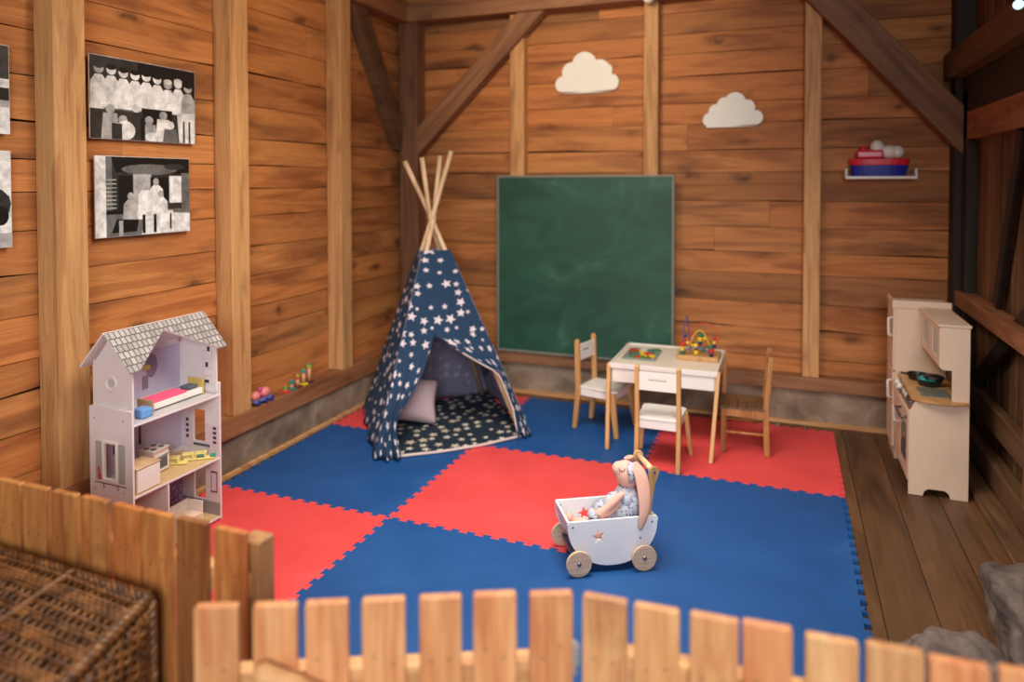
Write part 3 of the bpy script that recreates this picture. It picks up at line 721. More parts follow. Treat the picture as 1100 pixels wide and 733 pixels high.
# local: faces -x, back at +x
for s in (-1, 1):
    g = G(); y = s*.122; g.prism([(.105, 0), (.137, 0), (.128, .27), (.152, .565), (.126, .572), (.098, .27)], -y-.0115, -y+.0115, M=RX(PI/2)); g.build('rear_leg', M_chairbrown, t, bevel=.003)
    g = G(); g.box(-.132, -.104, y-.0115, y+.0115, 0, .255); g.build('front_leg', M_chairbrown, t, bevel=.003)
    g = G(); g.box(-.104, .108, y-.008, y+.008, .215, .258); g.build('side_rail', M_chairbrown, t, bevel=.002)
    g = G(); g.cyl((-.11, y, .12), (.115, y, .12), .0075, 10); g.build('stretcher', M_chairbrown, t)
for k in range(5):
    g = G(); x0 = -.137+k*.05; g.box(x0, x0+.043, -.135, .135, .258, .27); g.build('seat_slat', M_slat, t, bevel=.002)
for z0 in (.36, .50):
    g = G(); g.prism([(.128, z0), (.142, z0+.002), (.147, z0+.048), (.135, z0+.05)], -.112, .112, M=RX(PI/2)); g.build('back_slat', M_chairbrown, t, bevel=.002)

# puzzle board on table
t = thing('picture_puzzle', 'colourful picture puzzle tray lying on the left of the table', 'puzzle', (1.78, 2.49, .4885), 0)
g = G(); g.box(0, .205, 0, .29, 0, .008); g.build('tray', col('puzzle tray grey', 132, 146, 140, .3), t, bevel=.002)
random.seed(12); cs = [col('puzzle yellow', 222, 186, 40), col('puzzle green', 74, 130, 60), col('puzzle teal', 60, 120, 130), col('puzzle red', 190, 52, 40), col('puzzle white', 220, 220, 210), col('puzzle brown', 120, 80, 40)]
def star_loop(r, n_=5, inner=.45, rot=0): return [((r if k % 2 == 0 else r*inner)*math.cos(rot+PI*k/n_), (r if k % 2 == 0 else r*inner)*math.sin(rot+PI*k/n_)) for k in range(2*n_)]
for k in range(30):
    cx, cy = .03+random.random()*.145, .03+random.random()*.23; g = G(); r = random.uniform(.016, .034)
    L = [(cx+r*random.uniform(.7, 1.1)*math.cos(2*PI*a/9), cy+r*random.uniform(.7, 1.1)*math.sin(2*PI*a/9)) for a in range(9)]
    g.prism(L, .008, .0095+.0004*k); g.build('picture_piece', random.choice(cs[:4]+cs[:2]+cs[4:]), t)

# bead maze
t = thing('bead_maze', 'wooden bead maze with red arch and coloured beads on the table', 'toy', (2.10, 2.575, .4925), math.radians(0))
g = G(); g.box(0, .25, 0, .215, 0, .028); g.build('base', M_beech, t, bevel=.004)
wires = []
def arc(p0, p1, h, n_=20, side=0): return [Vector(p0).lerp(Vector(p1), k/n_)+Vector((0, side*math.sin(PI*k/n_), h*math.sin(PI*k/n_)**.75)) for k in range(n_+1)]
w1 = [Vector((.10+.0, .17, .03))]+[Vector((.155+.085*math.cos(a), .16, .125+.08*math.sin(a))) for a in [math.radians(230-k*14) for k in range(21)]]+[Vector((.21, .16, .03))]
wires.append((w1, 'red', (214, 60, 50)))
wires.append((arc((.03, .08, .03), (.06, .19, .03), .22), 'purple', (84, 62, 130)))
w3 = [Vector((.12+.03*math.cos(k*.75), .10+.02*math.sin(k*.75), .03+.012*k)) for k in range(11)]+[Vector((.17, .12, .12)), Vector((.19, .1, .03))]
wires.append((w3, 'green', (70, 140, 80)))
wires.append((arc((.03, .03, .03), (.21, .03, .03), .05), 'blue', (40, 80, 150)))
wires.append((arc((.06, .05, .03), (.20, .08, .03), .14, side=.03), 'yellow', (220, 180, 40)))
BC = {'r': (206, 36, 36), 'g': (22, 108, 78), 'y': (232, 190, 44), 'b': (26, 40, 92), 'n': (20, 70, 110)}
beads = ['', 'nr', 'gyb', '', '']
for w, nm, c_ in wires:
    g = G(); g.tube(w, .0032, 8); g.build('%s_wire' % nm, col('wire '+nm, *c_, .4), t)
def bead(x, y, z, c_, s=.0125, cube=False):
    g = G()
    if cube: g.tube([(x, y, z-s), (x, y, z+s)], s*1.1, 12)
    else: g.ell((x, y, z), s, u=14, v=10)
    g.build('bead', col('bead '+c_, *BC[c_], .3), t, bevel=.002 if cube else 0)
for x, y, z, c_, s, q in ((.032, .03, .040, 'g', .012, 1), (.032, .03, .064, 'y', .012, 1), (.036, .03, .088, 'r', .012, 0), (.046, .04, .100, 'r', .011, 0), (.038, .10, .105, 'r', .012, 0), (.04, .11, .128, 'n', .012, 0), (.062, .05, .098, 'y', .011, 0),
                      (.205, .03, .040, 'b', .012, 1), (.205, .03, .062, 'r', .012, 1), (.202, .03, .085, 'g', .0145, 0), (.222, .05, .09, 'b', .012, 0), (.218, .08, .102, 'y', .011, 0), (.215, .155, .115, 'r', .012, 0),
                      (.135, .09, .142, 'g', .0145, 0), (.132, .09, .117, 'y', .013, 1), (.135, .09, .094, 'b', .0135, 0), (.158, .10, .12, 'y', .011, 0),
                      (.115, .04, .045, 'y', .012, 1), (.115, .04, .068, 'b', .010, 0), (.112, .04, .085, 'y', .015, 0), (.16, .06, .065, 'g', .012, 0), (.09, .06, .08, 'y', .010, 0)):
    bead(x, y, z, c_, s, q)

# ------------------------------------------------------------------ doll pram
PR = math.atan2(.141, .233)
pr = thing('doll_pram', 'white wooden doll pram with star cutouts and four wooden wheels', 'doll pram', (1.967, .827, .02), PR)
# local x: towards the handle, y: away from the camera; wheels on y = 0 and y = .25
def hullside(inset=0):
    L = []
    x0, x1, zt, zb = -.04, .335, .212, .024
    for k in range(25):
        a = PI+PI*k/24; L.append(((x0+x1)/2+(x1-x0)/2*math.copysign(abs(math.cos(a))**.94, math.cos(a)), .185+(.185-zb)*math.sin(a)))
    L.append((x1+.004, zt-.012)); L.append((x1-.004, zt)); L.append((x0+.002, zt)); L.append((x0-.002, zt-.01))
    return L
sl = [(.086+a, .145+b) for a, b in star_loop(.030, rot=PI/2+.15)]
for y in (.018, .232-.009):
    g = G(); g.prism([hullside(), sl], -y-.009, -y, M=RX(PI/2)); o = g.build('side_panel', M_whitecool, pr, bevel=.0015)
    for bx, bz in ((-.02, .19), (.312, .188), (.262, .125), (.275, .197)):
        gg = G(); gg.cyl((bx, y-.0012, bz), (bx, y+.0102, bz), .0042, 12); gg.build('screw', M_metal, o)
# inner bowl: ends, curved floor
g = G(); pts = []
H_ = hullside()[:25]
for (xa, za), (xb, zb_) in zip(H_, H_[1:]):
    cx_, cz_ = .147, .19
    i0, i1 = Vector((xa, 0, za)), Vector((xb, 0, zb_)); c0 = Vector((cx_, 0, .205))
    a0 = i0.lerp(c0, .04); b0 = i1.lerp(c0, .04); a1_ = i0.lerp(c0, .10); b1_ = i1.lerp(c0, .10)
    y0, y1 = .027, .223
    g.hexa([(a0.x, y0, a0.z), (b0.x, y0, b0.z), (b0.x, y1, b0.z), (a0.x, y1, a0.z), (a1_.x, y0, a1_.z), (b1_.x, y0, b1_.z), (b1_.x, y1, b1_.z), (a1_.x, y1, a1_.z)])
g.build('bowl', M_whitecool, pr)
g = G(); g.hexa([(-.036, .027, .165), (-.026, .027, .165), (-.026, .223, .165), (-.036, .223, .165), (-.043, .027, .212), (-.033, .027, .212), (-.033, .223, .212), (-.043, .223, .212)]); g.build('end_panel', M_whitecool, pr, bevel=.002)
g = G(); g.box(.322, .332, .027, .223, .165, .208); g.build('end_panel', M_whitecool, pr, bevel=.002)
M_wheel = wood('wheel plywood', srgb(212, 184, 156), 'x', grain=10, tint=.03, knots=0, src='object', ring=.6, rough=.4)
for x, y, s in ((0, 0, -1), (.272, 0, -1), (0, .25, 1), (.272, .25, 1)):
    g = G(); prof = [(.050, -.006), (.052, -.004), (.052, .004), (.050, .006), (.012, .0065), (.0, .0065)]
    g.lathe([(.0, -.0065)]+[(.012, -.0065)]+prof, 36, M=T(x, y, .052)@RX(PI/2)); wl = g.build('wheel', M_wheel, pr)
    g = G(); g.lathe([(.0, -.012), (.006, -.011), (.009, -.0075), (.009, .0075), (.006, .011), (.0, .012)], 16, M=T(x, y, .052)@RX(PI/2)); g.build('hub_nut', M_metal, wl)
for x in (0, .272):
    g = G(); g.cyl((x, -.004, .052), (x, .254, .052), .004, 10); g.box(x-.012, x+.012, .03, .22, .05, .062); g.build('axle', M_metal, pr)
M_arm = wood('handle plywood', srgb(200, 164, 112), 'z', grain=8, tint=.03, knots=0, src='object', ring=.6, rough=.4)
for y in (.028, .208):
    g = G(); L = []
    p0, p1 = Vector((.285, .14)), Vector((.325, .385)); d = (p1-p0).normalized(); nn = Vector((-d.y, d.x))
    for k in range(9): a = math.atan2(-d.y, -d.x)-PI/2+PI*k/8; L.append((p0.x+.016*math.cos(a), p0.y+.016*math.sin(a)))
    L.append(tuple(p1-d*.05-nn*.012))
    for k in range(11): a = math.atan2(d.y, d.x)-PI/2-.3+(PI+.6)*k/10; L.append((p1.x+.022*math.cos(a), p1.y+.022*math.sin(a)))
    L.append(tuple(p1-d*.05+nn*.012))
    g.prism(L, -y-.013, -y, M=RX(PI/2)); a_ = g.build('handle_arm', M_arm, pr, bevel=.002)
    g = G(); g.cyl((p1.x, y-.003, p1.y), (p1.x, y+.0155, p1.y), .0052, 12); g.build('bolt', M_metal, a_)
g = G(); g.cyl((.325, .041, .385), (.325, .208, .385), .0125, 20); g.build('handle_bar', M_pole, pr)
# ------------------------------------------------------------------ plush rabbit doll
M_plush = col('pale pink plush', 226, 172, 154, .95)
M_ear = col('beige plush ear', 200, 154, 138, .95)
rb = thing('plush_rabbit', 'pink plush rabbit doll in a patterned dress sitting in the pram', 'soft toy', (1.967, .827, .02), PR)
g = G(); yc = .125
g.ell((.222, yc, .20), (.055, .05, .07), M=RY(.15))                       # torso
g.ell((.236, yc, .272), (.03, .03, .03))
g.ell((.243, yc, .343), (.050, .048, .062), M=RY(-.45)); g.ell((.212, yc, .370), (.034, .032, .030), M=RY(.3))   # head and muzzle
g.tube([(.235, yc-.025, .268), (.19, yc-.05, .24), (.14, yc-.062, .218), (.105, yc-.064, .207), (.097, yc-.062, .213), (.125, yc-.064, .232), (.165, yc-.066, .264), (.195, yc-.064, .287), (.208, yc-.062, .292)], [.012, .015, .017, .018, .018, .017, .0165, .015, .010], 12)
g.tube([(.238, yc+.03, .268), (.235, yc+.06, .235), (.215, yc+.066, .20), (.19, yc+.06, .165), (.18, yc+.055, .15)], [.018, .022, .02, .018, .012], 12)
for s in (-1, 1):
    g.tube([(.19, yc+s*.03, .12), (.13, yc+s*.038, .125), (.07, yc+s*.042, .13), (.02, yc+s*.044, .14), (.008, yc+s*.045, .15)], [.026, .024, .022, .021, .018], 14)
    g.ell((.006, yc+s*.045, .155), (.019, .021, .026), M=RY(-.2))
from mathutils.bvhtree import BVHTree
bvh = BVHTree.FromBMesh(g.bm)
body = g.build('body', M_plush, rb)
rm = body.modifiers.new('blend', 'REMESH'); rm.mode = 'VOXEL'; rm.voxel_size = .004; rm.use_smooth_shade = True
sm_ = body.modifiers.new('soft', 'SMOOTH'); sm_.iterations = 6; sm_.factor = .6
# dress
g = G()
def dress(u, v):
    a = 2*PI*u; z = .300-.19*v; cx_ = .240-.03*v; r = .030+.042*min(1, v*1.7)+.012*v
    f = 1+.09*math.sin(a*7+v*3)*v+.05*mnoise.noise(Vector((math.cos(a)*2, math.sin(a)*2, v*4)))
    return (cx_+r*f*1.05*math.cos(a)-.02*v*v, yc+r*f*math.sin(a)*(1.0 if v < .5 else 1.0-.12*(v-.5)), z)
g.grid(dress, 64, 24, uvfn=lambda u, v: (u*.4, v*.2))
bmesh.ops.remove_doubles(g.bm, verts=g.bm.verts[:], dist=.0003)
dr = g.build('dress', M_dress, rb); q = dr.modifiers.new('cloth', 'SOLIDIFY'); q.thickness = .003
g = G()
g.ell((.150, yc-.035, .185), (.05, .035, .032), M=RY(.15)); g.ell((.21, yc-.055, .205), (.04, .028, .045), M=RY(-.25)); g.ell((.25, yc-.05, .225), (.034, .028, .05), M=RY(.2)); g.ell((.112, yc+.01, .178), (.035, .045, .028)); g.ell((.258, yc-.035, .265), (.028, .026, .034)); g.ell((.185, yc-.012, .225), (.055, .05, .05), M=RY(-.6)); g.ell((.150, yc+.005, .20), (.05, .05, .04)); g.ell((.222, yc-.05, .255), (.028, .022, .03))
uvl = g.bm.loops.layers.uv.verify()
for f in g.bm.faces:
    for l in f.loops: l[uvl].uv = (l.vert.co.x+l.vert.co.y*.4, l.vert.co.z+l.vert.co.y*.5)
g.build('bloomers', M_dress, rb)
# ears
def ear(ctrl):
    g = G(); N_ = 20; pts = []; rs = []; C_ = [Vector(c) for c in ctrl]; m = len(C_)-1
    for k in range(N_+1):
        q = k/N_; f = q*m; i = min(int(f), m-1); w = f-i
        p_1, p0_, p1_, p2_ = C_[max(i-1, 0)], C_[i], C_[i+1], C_[min(i+2, m)]
        pts.append(.5*((2*p0_)+(p1_-p_1)*w+(2*p_1-5*p0_+4*p1_-p2_)*w*w+(3*p0_-p_1-3*p1_+p2_)*w**3))
        rs.append((.008+.023*math.sin(PI*min(1, .15+q*.85))**.8)*(1-.25*q) if k < N_ else .004)
    # a flat ribbon with rounded rims: wide along x, thin across
    rings = []
    for i, p in enumerate(pts):
        d = (pts[min(i+1, N_)]-pts[max(i-1, 0)]).normalized(); a = Vector((1, 0, 0)); a = (a-d*a.dot(d)).normalized(); b_ = d.cross(a)
        rings.append([g.bm.verts.new(p+a*rs[i]*math.cos(2*PI*k/16)+b_*.008*math.sin(2*PI*k/16)) for k in range(16)])
    for A, B in zip(rings, rings[1:]):
        for k in range(16): f = g.bm.faces.new((A[k], A[(k+1)%16], B[(k+1)%16], B[k])); f.smooth = True
    g.bm.faces.new(rings[0][::-1]); g.bm.faces.new(rings[-1])
    return g.build('ear', M_ear, rb)
ear([(.258, yc-.035, .402), (.272, yc-.075, .375), (.278, .024, .32), (.275, .004, .262), (.264, -.006, .215), (.252, -.007, .170)])
ear([(.262, yc+.035, .402), (.280, yc+.065, .36), (.285, yc+.07, .30), (.28, yc+.065, .24), (.27, yc+.06, .20)])
g = G()
def EY(k, dz=0, dx=0):
    x, z = .197+.0045*k+dx, .383-.0013*(k*(6-k))+dz
    h = bvh.ray_cast(Vector((x, -.2, z)), Vector((0, 1, 0)))[0]; return Vector((x, (h.y if h else .09)-.0004, z))
g.tube([EY(k) for k in range(7)], .0013, 6)
for k in (1, 3, 5): g.tube([EY(k), EY(k, -.006, -.001)], .001, 6)
g.build('stitched_eye', M_black, rb)
g = G()
def knot(c, r, M): g.ell(c, r, M=M)
g.tube([(.234, yc-.044, .398), (.240, yc-.056, .380), (.243, yc-.058, .355), (.240, yc-.050, .330)], [.010, .015, .014, .008], 10); g.tube([(.24, yc-.030, .402), (.25, yc-.045, .398), (.258, yc-.054, .385)], [.008, .012, .01], 10)
uvl = g.bm.loops.layers.uv.verify()
for f in g.bm.faces:
    for l in f.loops: l[uvl].uv = (l.vert.co.x, l.vert.co.z)
g.build('head_bow', M_dress, rb)

# ------------------------------------------------------------------ dolls house
DX, DY, DR = .274, .228, math.radians(-1)
dh = thing('dollhouse', 'tall three storey white dollhouse with grey shingle roof by the left wall', 'dollhouse', (DX, DY, .02), DR)
# local: front opening plane x = 0, y 0..DL along it, body towards -x
DL, DD = .48, .245
SW = Matrix(((0, 0, 1, 0), (1, 0, 0, 0), (0, 1, 0, 0), (0, 0, 0, 1)))     # loop (a, b) -> y, z ; extrusion -> x
M_doll = col('doll house white', 226, 216, 214, .45)
M_lilac = starmat('lilac printed wall', srgb(200, 190, 212), srgb(188, 176, 204), 30, .7, (.2, .4))
M_purple = starmat('purple floral wall', srgb(150, 120, 168), srgb(206, 186, 214), 40, .9, (.3, .5))
M_dfloor = paint('printed parquet floor', srgb(204, 172, 122), .3, .06, 20)
M_pinkwall = paint('pale pink print', srgb(220, 198, 206), .5, .04, 20)
E_ = .815; F1, F2 = .294, .589
# side panels: lower with window cutout, upper gable
def side(y, th, win):
    body = [(-DD, 0), (0, 0), (0, .642), (-DD, .642)]; loops = [body]
    if win:
        loops += [[(-.16, .35), (-.09, .35), (-.09, .50), (-.16, .50)]]
        if y > .2: loops += [[(-.16, .08), (-.09, .08), (-.09, .235), (-.16, .235)]]
    g = G(); g.prism(loops, -y-th, -y, M=RX(PI/2)); return g
M_sidep = M_doll
for y in (0, DL-.009):
    o = side(y, .009, True).build('side_panel', M_sidep, dh, bevel=.001)
    for bx, bz in ((-.215, .595), (-.05, .6), (-.215, .30), (-.05, .305), (-.215, .02)):
        yy = y-.0008 if y == 0 else y+.0098; gg = G(); gg.cyl((bx, yy-.0006, bz), (bx, yy+.0006, bz), .003, 10); gg.build('screw', M_metal, o)
for y in (.010, DL-.019):
    g = G(); loops = [[(-DD+.012, .6), (-.008, .6), (-.008, E_-.005), (-DD/2-.002, .938), (-DD+.012, E_-.005)]]
    cx_, cz_ = -.125, .745
    if y < .1: pass
    g.prism(loops, -y-.009, -y, M=RX(PI/2)); o = g.build('gable_panel', M_doll, dh, bevel=.001)
    if y < .1:
        g = G(); g.tube([(cx_+.028*math.cos(a), y-.001, cz_+.028*math.sin(a)) for a in [2*PI*k/28 for k in range(28)]], .0045, 8, closed=True); g.build('round_window_ring', M_white, o)
        g = G(); g.cyl((cx_, y-.0016, cz_), (cx_, y+.001, cz_), .019, 24); g.build('round_window_pane', paint('pale grey print', srgb(196, 190, 190), .4), o)
# outside window trim and shutters
g = G()
for a, b, c, d in ((-.168, -.158, .342, .508), (-.092, -.082, .342, .508), (-.158, -.092, .498, .508), (-.158, -.092, .342, .352)): g.box(a, b, -.006, .0, c, d)
g.build('window_frame', M_white, dh, bevel=.001)
M_shut = paint('grey printed shutter', srgb(172, 168, 164), .5)
for a in (-.208, -.077):
    g = G(); g.box(a, a+.037, -.002, 0, .34, .502)
    for k in range(12): g.box(a+.004, a+.033, -.0032, -.0018, .352+k*.012, .357+k*.012)
    g.build('shutter', M_shut, dh)
g = G(); g.box(-.215, -.035, -.0012, 0, .327, .331)
for x in (-.165, -.085): g.box(x, x+.004, -.0012, 0, .308, .3275)
g.build('flower_box_print', col('print maroon', 110, 60, 70), dh)
g = G(); g.ell((-.186, -.002, .358), (.010, .003, .017)); g.ell((-.189, -.002, .383), (.008, .003, .012)); g.build('flower_pot_print', col('print red', 196, 60, 70), dh)
# back, floors, partition
g = G(); g.uv = g.bm.loops.layers.uv.verify()
g.grid(lambda u, v: (-DD+.012, .01+u*(DL-.02), .01+v*.28), 1, 1, uvfn=lambda u, v: (u*.5, v*.3), smooth=False)
g.build('back_print', M_purple, dh)
g = G(); g.grid(lambda u, v: (-DD+.012, .01+u*(DL-.02), .315+v*.285), 1, 1, uvfn=lambda u, v: (u*.5, v*.3), smooth=False)
g.grid(lambda u, v: (-DD+.014, .02+u*(DL-.04), .61+v*.20), 1, 1, uvfn=lambda u, v: (u*.5, v*.3), smooth=False); g.build('back_print', M_lilac, dh)
g = G(); g.box(-DD, -DD+.009, .009, DL-.009, .0, .642); g.prism([(.02, .6), (DL-.02, .6), (DL-.02, .88), (.02, .88)], -DD+.004, -DD+.012, M=SW); g.build('back_panel', M_doll, dh)
for z, m in ((.006, M_dfloor), (F1-.012, M_dfloor), (F2-.012, M_doll)):
    g = G(); g.box(-DD+.009, -.001, .0095, DL-.0095, z, z+.009); o = g.build('floor_board', M_doll, dh, bevel=.001)
    g = G(); g.box(-DD+.013, -.004, .012, DL-.012, z+.009, z+.0098); g.build('floor_print', m if z < .5 else paint('pale grey print', srgb(196, 190, 190), .4), o)
g = G(); g.box(-DD+.013, -.002, .175, .183, .015, F1-.012); g.build('partition', M_doll, dh, bevel=.001)
# right inner side prints
yi = DL-.0095
g = G(); g.box(-DD+.016, -.003, yi-.001, yi, .016, .075); g.build('wainscot_print', paint('grey wainscot print', srgb(158, 152, 158), .5), dh)
g = G(); g.box(-.225, -.165, yi-.001, yi, .316, .44); g.build('wall_print', M_pinkwall, dh)
g = G(); g.box(-.085, -.006, yi-.001, yi, .316, .44); g.build('wall_print', M_pinkwall, dh)
M_char = col('print charcoal', 60, 54, 66)
for k in range(4):
    g = G(); g.box(-.205, -.188, yi-.002, yi-.001, .36+k*.026, .375+k*.026); g.build('jar_print', M_char, dh)
    g = G(); g.box(-.04, -.02, yi-.002, yi-.001, .35+k*.022, .362+k*.022); g.build('jar_print', M_char, dh)
g = G(); g.box(-.155, -.06, yi-.008, yi-.001, .338, .341)
for k in range(9): g.box(-.155+k*.0115, -.152+k*.0115, yi-.006, yi-.001, .330, .3385)
g.build('rack_print', M_char, dh)
g = G(); g.box(-.055, -.017, yi-.002, yi-.001, .12, .22); g.build('picture_frame_print', col('print maroon', 110, 60, 70), dh); g = G(); g.box(-.050, -.022, yi-.003, yi-.0015, .128, .212); g.build('picture_print', M_pinkwall, dh)
g = G(); yy = DL-.0195
for k in range(5): g.box(-.085, -.03, yy-.001, yy, .63+k*.038, .634+k*.038)
g.box(-.085, -.082, yy-.001, yy, .63, .79); g.box(-.033, -.03, yy-.001, yy, .63, .79); g.build('bookshelf_print', M_pinkwall, dh)
g = G(); g.box(-.07, -.055, yy-.0015, yy-.0005, .71, .732); g.box(-.06, -.045, yy-.0015, yy-.0005, .785, .805); g.box(-.075, -.05, yy-.0015, yy-.0005, .636, .65); g.build('toys_print', col('print charcoal', 60, 54, 66), dh)
g = G(); M_ = T(-DD+.0155, .30, .76); g.ell((0, 0, 0), (.001, .035, .05), M=None) if False else g.ell((-DD+.0155, .30, .74), (.001, .032, .055)); g.box(-DD+.0145, -DD+.016, .25, .28, .64, .70); g.build('tree_print', paint('dusk violet print', srgb(140, 126, 150), .5), dh)
g = G(); g.ell((-DD+.0165, .275, .735), (.001, .02, .012)); g.build('bird_print', col('print yellow', 200, 180, 60), dh)
g = G(); g.box(-DD+.0125, -DD+.0145, .10, .24, .40, .50); g.build('hood_print', col('print charcoal', 60, 54, 66), dh); g = G(); g.box(-DD+.0145, -DD+.0155, .115, .225, .40, .485); g.build('hood_print_inner', M_lilac, dh)
# roof: rear slope and front slope with a triangular opening
RZ_, th = .952, .008
def slope(sgn, loops2, mat, name):
    # loops in (y, s) with s = 0 at the ridge, s = 1 at the eave
    g = G(); uvl = g.bm.loops.layers.uv.verify()
    run, drop = DD/2+.015, RZ_-E_+.012
    ln = math.hypot(run, drop); nx, nz = drop/ln*sgn, run/ln
    for L in loops2:
        top, bot = [], []
        for y, s in L:
            p = Vector((-DD/2+sgn*run*s, y, RZ_-drop*s)); top.append(g.bm.verts.new(p+Vector((nx, 0, nz))*th)); bot.append(g.bm.verts.new(p))
        f = g.bm.faces.new(top); f.material_index = 0
        fb = g.bm.faces.new(bot[::-1]); fb.material_index = 1
        for l, (y, s) in zip(f.loops, L): l[uvl].uv = (y, s*ln)
        for i in range(len(top)):
            j = (i+1) % len(top); q = g.bm.faces.new((top[i], top[j], bot[j], bot[i])); q.material_index = 1
    return g.build(name, mat, dh)
y0, y1, ym = -.025, DL+.022, DL/2+.0
slope(-1, [[(y0, 0), (y1, 0), (y1, 1), (y0, 1)]], [M_shingle, M_doll], 'roof_slope')
slope(1, [[(y0, 0), (ym, 0), (ym, .22), (.025, 1), (y0, 1)], [(ym, 0), (y1, 0), (y1, 1), (DL-.025, 1), (ym, .22)]], [M_shingle, M_doll], 'roof_slope')
# dolls house furniture: things of their own, world placement through the house matrix
HM = Matrix.Translation((DX, DY, .02)) @ Matrix.Rotation(DR, 4, 'Z')
def inhouse(name, label, cat, x, y, z, rz=0, group=None):
    p = HM @ Vector((x, y, z)); return thing(name, label, cat, p, DR+rz, group)
t = inhouse('toy_bed', 'toy bed with pink blanket on the top floor of the dollhouse', 'toy bed', -.11, .30, F2+.0)
g = G(); g.box(-.045, .045, -.135, .135, .006, .032); g.build('bed_frame', M_white, t, bevel=.002)
g = G(); g.box(-.047, .047, -.142, -.136, 0, .048); g.build('footboard', M_birch, t, bevel=.002); g = G(); g.box(-.047, .047, .136, .142, 0, .072); g.build('headboard', col('golden board', 206, 176, 96), t, bevel=.002)
g = G(); g.box(-.046, .04, -.13, .05, .03, .042); g.build('blanket', col('hot pink felt', 232, 84, 122, .9), t, bevel=.004)
g = G(); g.box(-.03, .03, .07, .125, .032, .048); g.build('pillow', col('slate felt', 82, 84, 96, .9), t, bevel=.006)
g = G(); g.box(-.03, .03, -.028, .028, 0, .038); o = g.build('toy_stool', col('sky blue felt', 106, 156, 212, .9), None, bevel=.007, loc=HM @ Vector((-.055, .10, F2-.001)), rot=(0, 0, DR)); tag(o, 'small light blue block stool beside the dollhouse bed', 'toy stool')
t = inhouse('toy_stove', 'white toy stove with glass oven door on the middle dollhouse floor', 'toy stove', -.15, .235, F1-.001, .12)
g = G(); g.box(-.04, .04, -.045, .045, 0, .10); g.build('body', M_cream, t, bevel=.002)
g = G(); g.box(.04, .045, -.043, .043, .006, .082); d_ = g.build('oven_door', M_white, t, bevel=.001); g = G(); g.box(.045, .0462, -.03, .03, .02, .066); g.build('oven_glass', col('smoked glass', 96, 96, 104, .15), d_); g = G(); g.cyl((.05, -.034, .075), (.05, .034, .075), .0018, 8); g.build('handle', M_metal, d_)
g = G(); g.box(-.042, .046, -.047, .047, .10, .104); g.build('hob', M_white, t, bevel=.001)
for x in (-.02, .02):
    for y in (-.022, .022): g = G(); g.lathe([(.012, .104), (.012, .106), (.006, .107)], 16, M=T(x, y, 0)); g.build('burner', M_metal, t)
t = inhouse('toy_cabinet', 'plain cream toy box cabinet at the left of the middle dollhouse floor', 'toy cabinet', -.062, .085, F1-.001, .03)
g = G(); g.box(-.05, .05, -.06, .06, 0, .10); g.build('body', M_cream, t, bevel=.002); g = G(); g.box(.05, .053, -.057, .057, .004, .094); g.build('door', M_white, t, bevel=.001); g = G(); g.box(-.052, .055, -.062, .062, .10, .104); g.build('lid', M_birch, t, bevel=.001)
M_butter = col('butter yellow wood', 232, 216, 130)
M_teal = col('teal felt', 20, 140, 130)
for k, (x, y, a, lab) in enumerate(((-.105, .34, .5, 'pale yellow toy chair lying on the dollhouse floor, nearest the stove'), (-.085, .405, .75, 'pale yellow toy chair lying in the middle of three in the dollhouse'), (-.04, .435, .65, 'pale yellow toy chair lying nearest the dollhouse side wall, rightmost'))):
    t = inhouse('toy_chair', lab, 'toy chair', x, y, F1+.0, a-PI/2, 'yellow toy chairs in the dollhouse')
    g = G(); g.box(-.014, .014, -.05, .03, 0, .008); g.build('backrest', M_butter, t, bevel=.002)
    g = G(); g.box(-.014, .014, -.012, -.004, .008, .034); g.build('seat', M_butter, t, bevel=.002)
    for s in (-1, 1): g = G(); g.box(s*.012-.003, s*.012+.003, -.055, -.008, .026, .032); g.build('leg', M_butter, t, bevel=.001)
    if k: g = G(); g.box(-.013, .013, .012, .034, .008, .018); g.build('cushion', M_teal, t, bevel=.004)
t = inhouse('toy_sofa', 'white toy bench seat on the ground floor of the dollhouse', 'toy sofa', -.09, .30, .0165, .05)
g = G(); g.box(-.045, .045, -.11, .11, .0, .035); g.build('seat', M_cream, t, bevel=.003); g = G(); g.box(-.05, -.042, -.11, .11, 0, .085); g.build('backrest', M_white, t, bevel=.002)
for y in (-.114, .108): g = G(); g.box(-.05, .045, y, y+.006, 0, .085 if y > 0 else .06); g.build('armrest', M_white, t, bevel=.002)
t = inhouse('toy_television', 'olive green toy panel on a stand behind the dollhouse bench', 'toy furniture', -.195, .27, .0165, 0)
g = G(); g.box(-.004, .004, -.075, .075, .085, .185); g.build('panel', col('olive gold print', 140, 122, 40), t, bevel=.002); g = G(); g.box(-.02, .02, -.06, .06, 0, .08); g.box(-.004, .004, -.01, .01, .078, .09); g.build('stand', M_cream, t, bevel=.002)

# ------------------------------------------------------------------ toy kitchen
kf = thing('toy_refrigerator', 'tall cream toy refrigerator cabinet beside the toy stove', 'toy kitchen', (3.30, 2.735, 0))
g = G(); g.box(.012, .29, 0, .235, 0, .885); g.build('body', M_cream, kf, bevel=.003)
g = G(); g.box(0, .012, .002, .233, .50, .883); d_ = g.build('door', M_cream, kf, bevel=.003); g = G(); g.tube([(0, .03, .80), (-.020, .03, .795), (-.020, .03, .70), (0, .03, .695)], .007, 10); g.build('handle', M_white, d_)
g = G(); g.box(0, .012, .002, .233, .06, .49); d_ = g.build('door', M_cream, kf, bevel=.003); g = G(); g.tube([(0, .03, .44), (-.020, .03, .435), (-.020, .03, .34), (0, .03, .335)], .007, 10); g.build('handle', M_white, d_)
g = G(); g.box(-.004, .29, -.004, .004, .86, .905); g.box(-.004, .008, 0, .235, .885, .905); g.build('top_lip', M_cream, kf, bevel=.002)
ks = thing('toy_stove_unit', 'cream toy kitchen stove with wooden worktop and overhead hutch by the right wall', 'toy kitchen', (3.31, 2.205, 0))
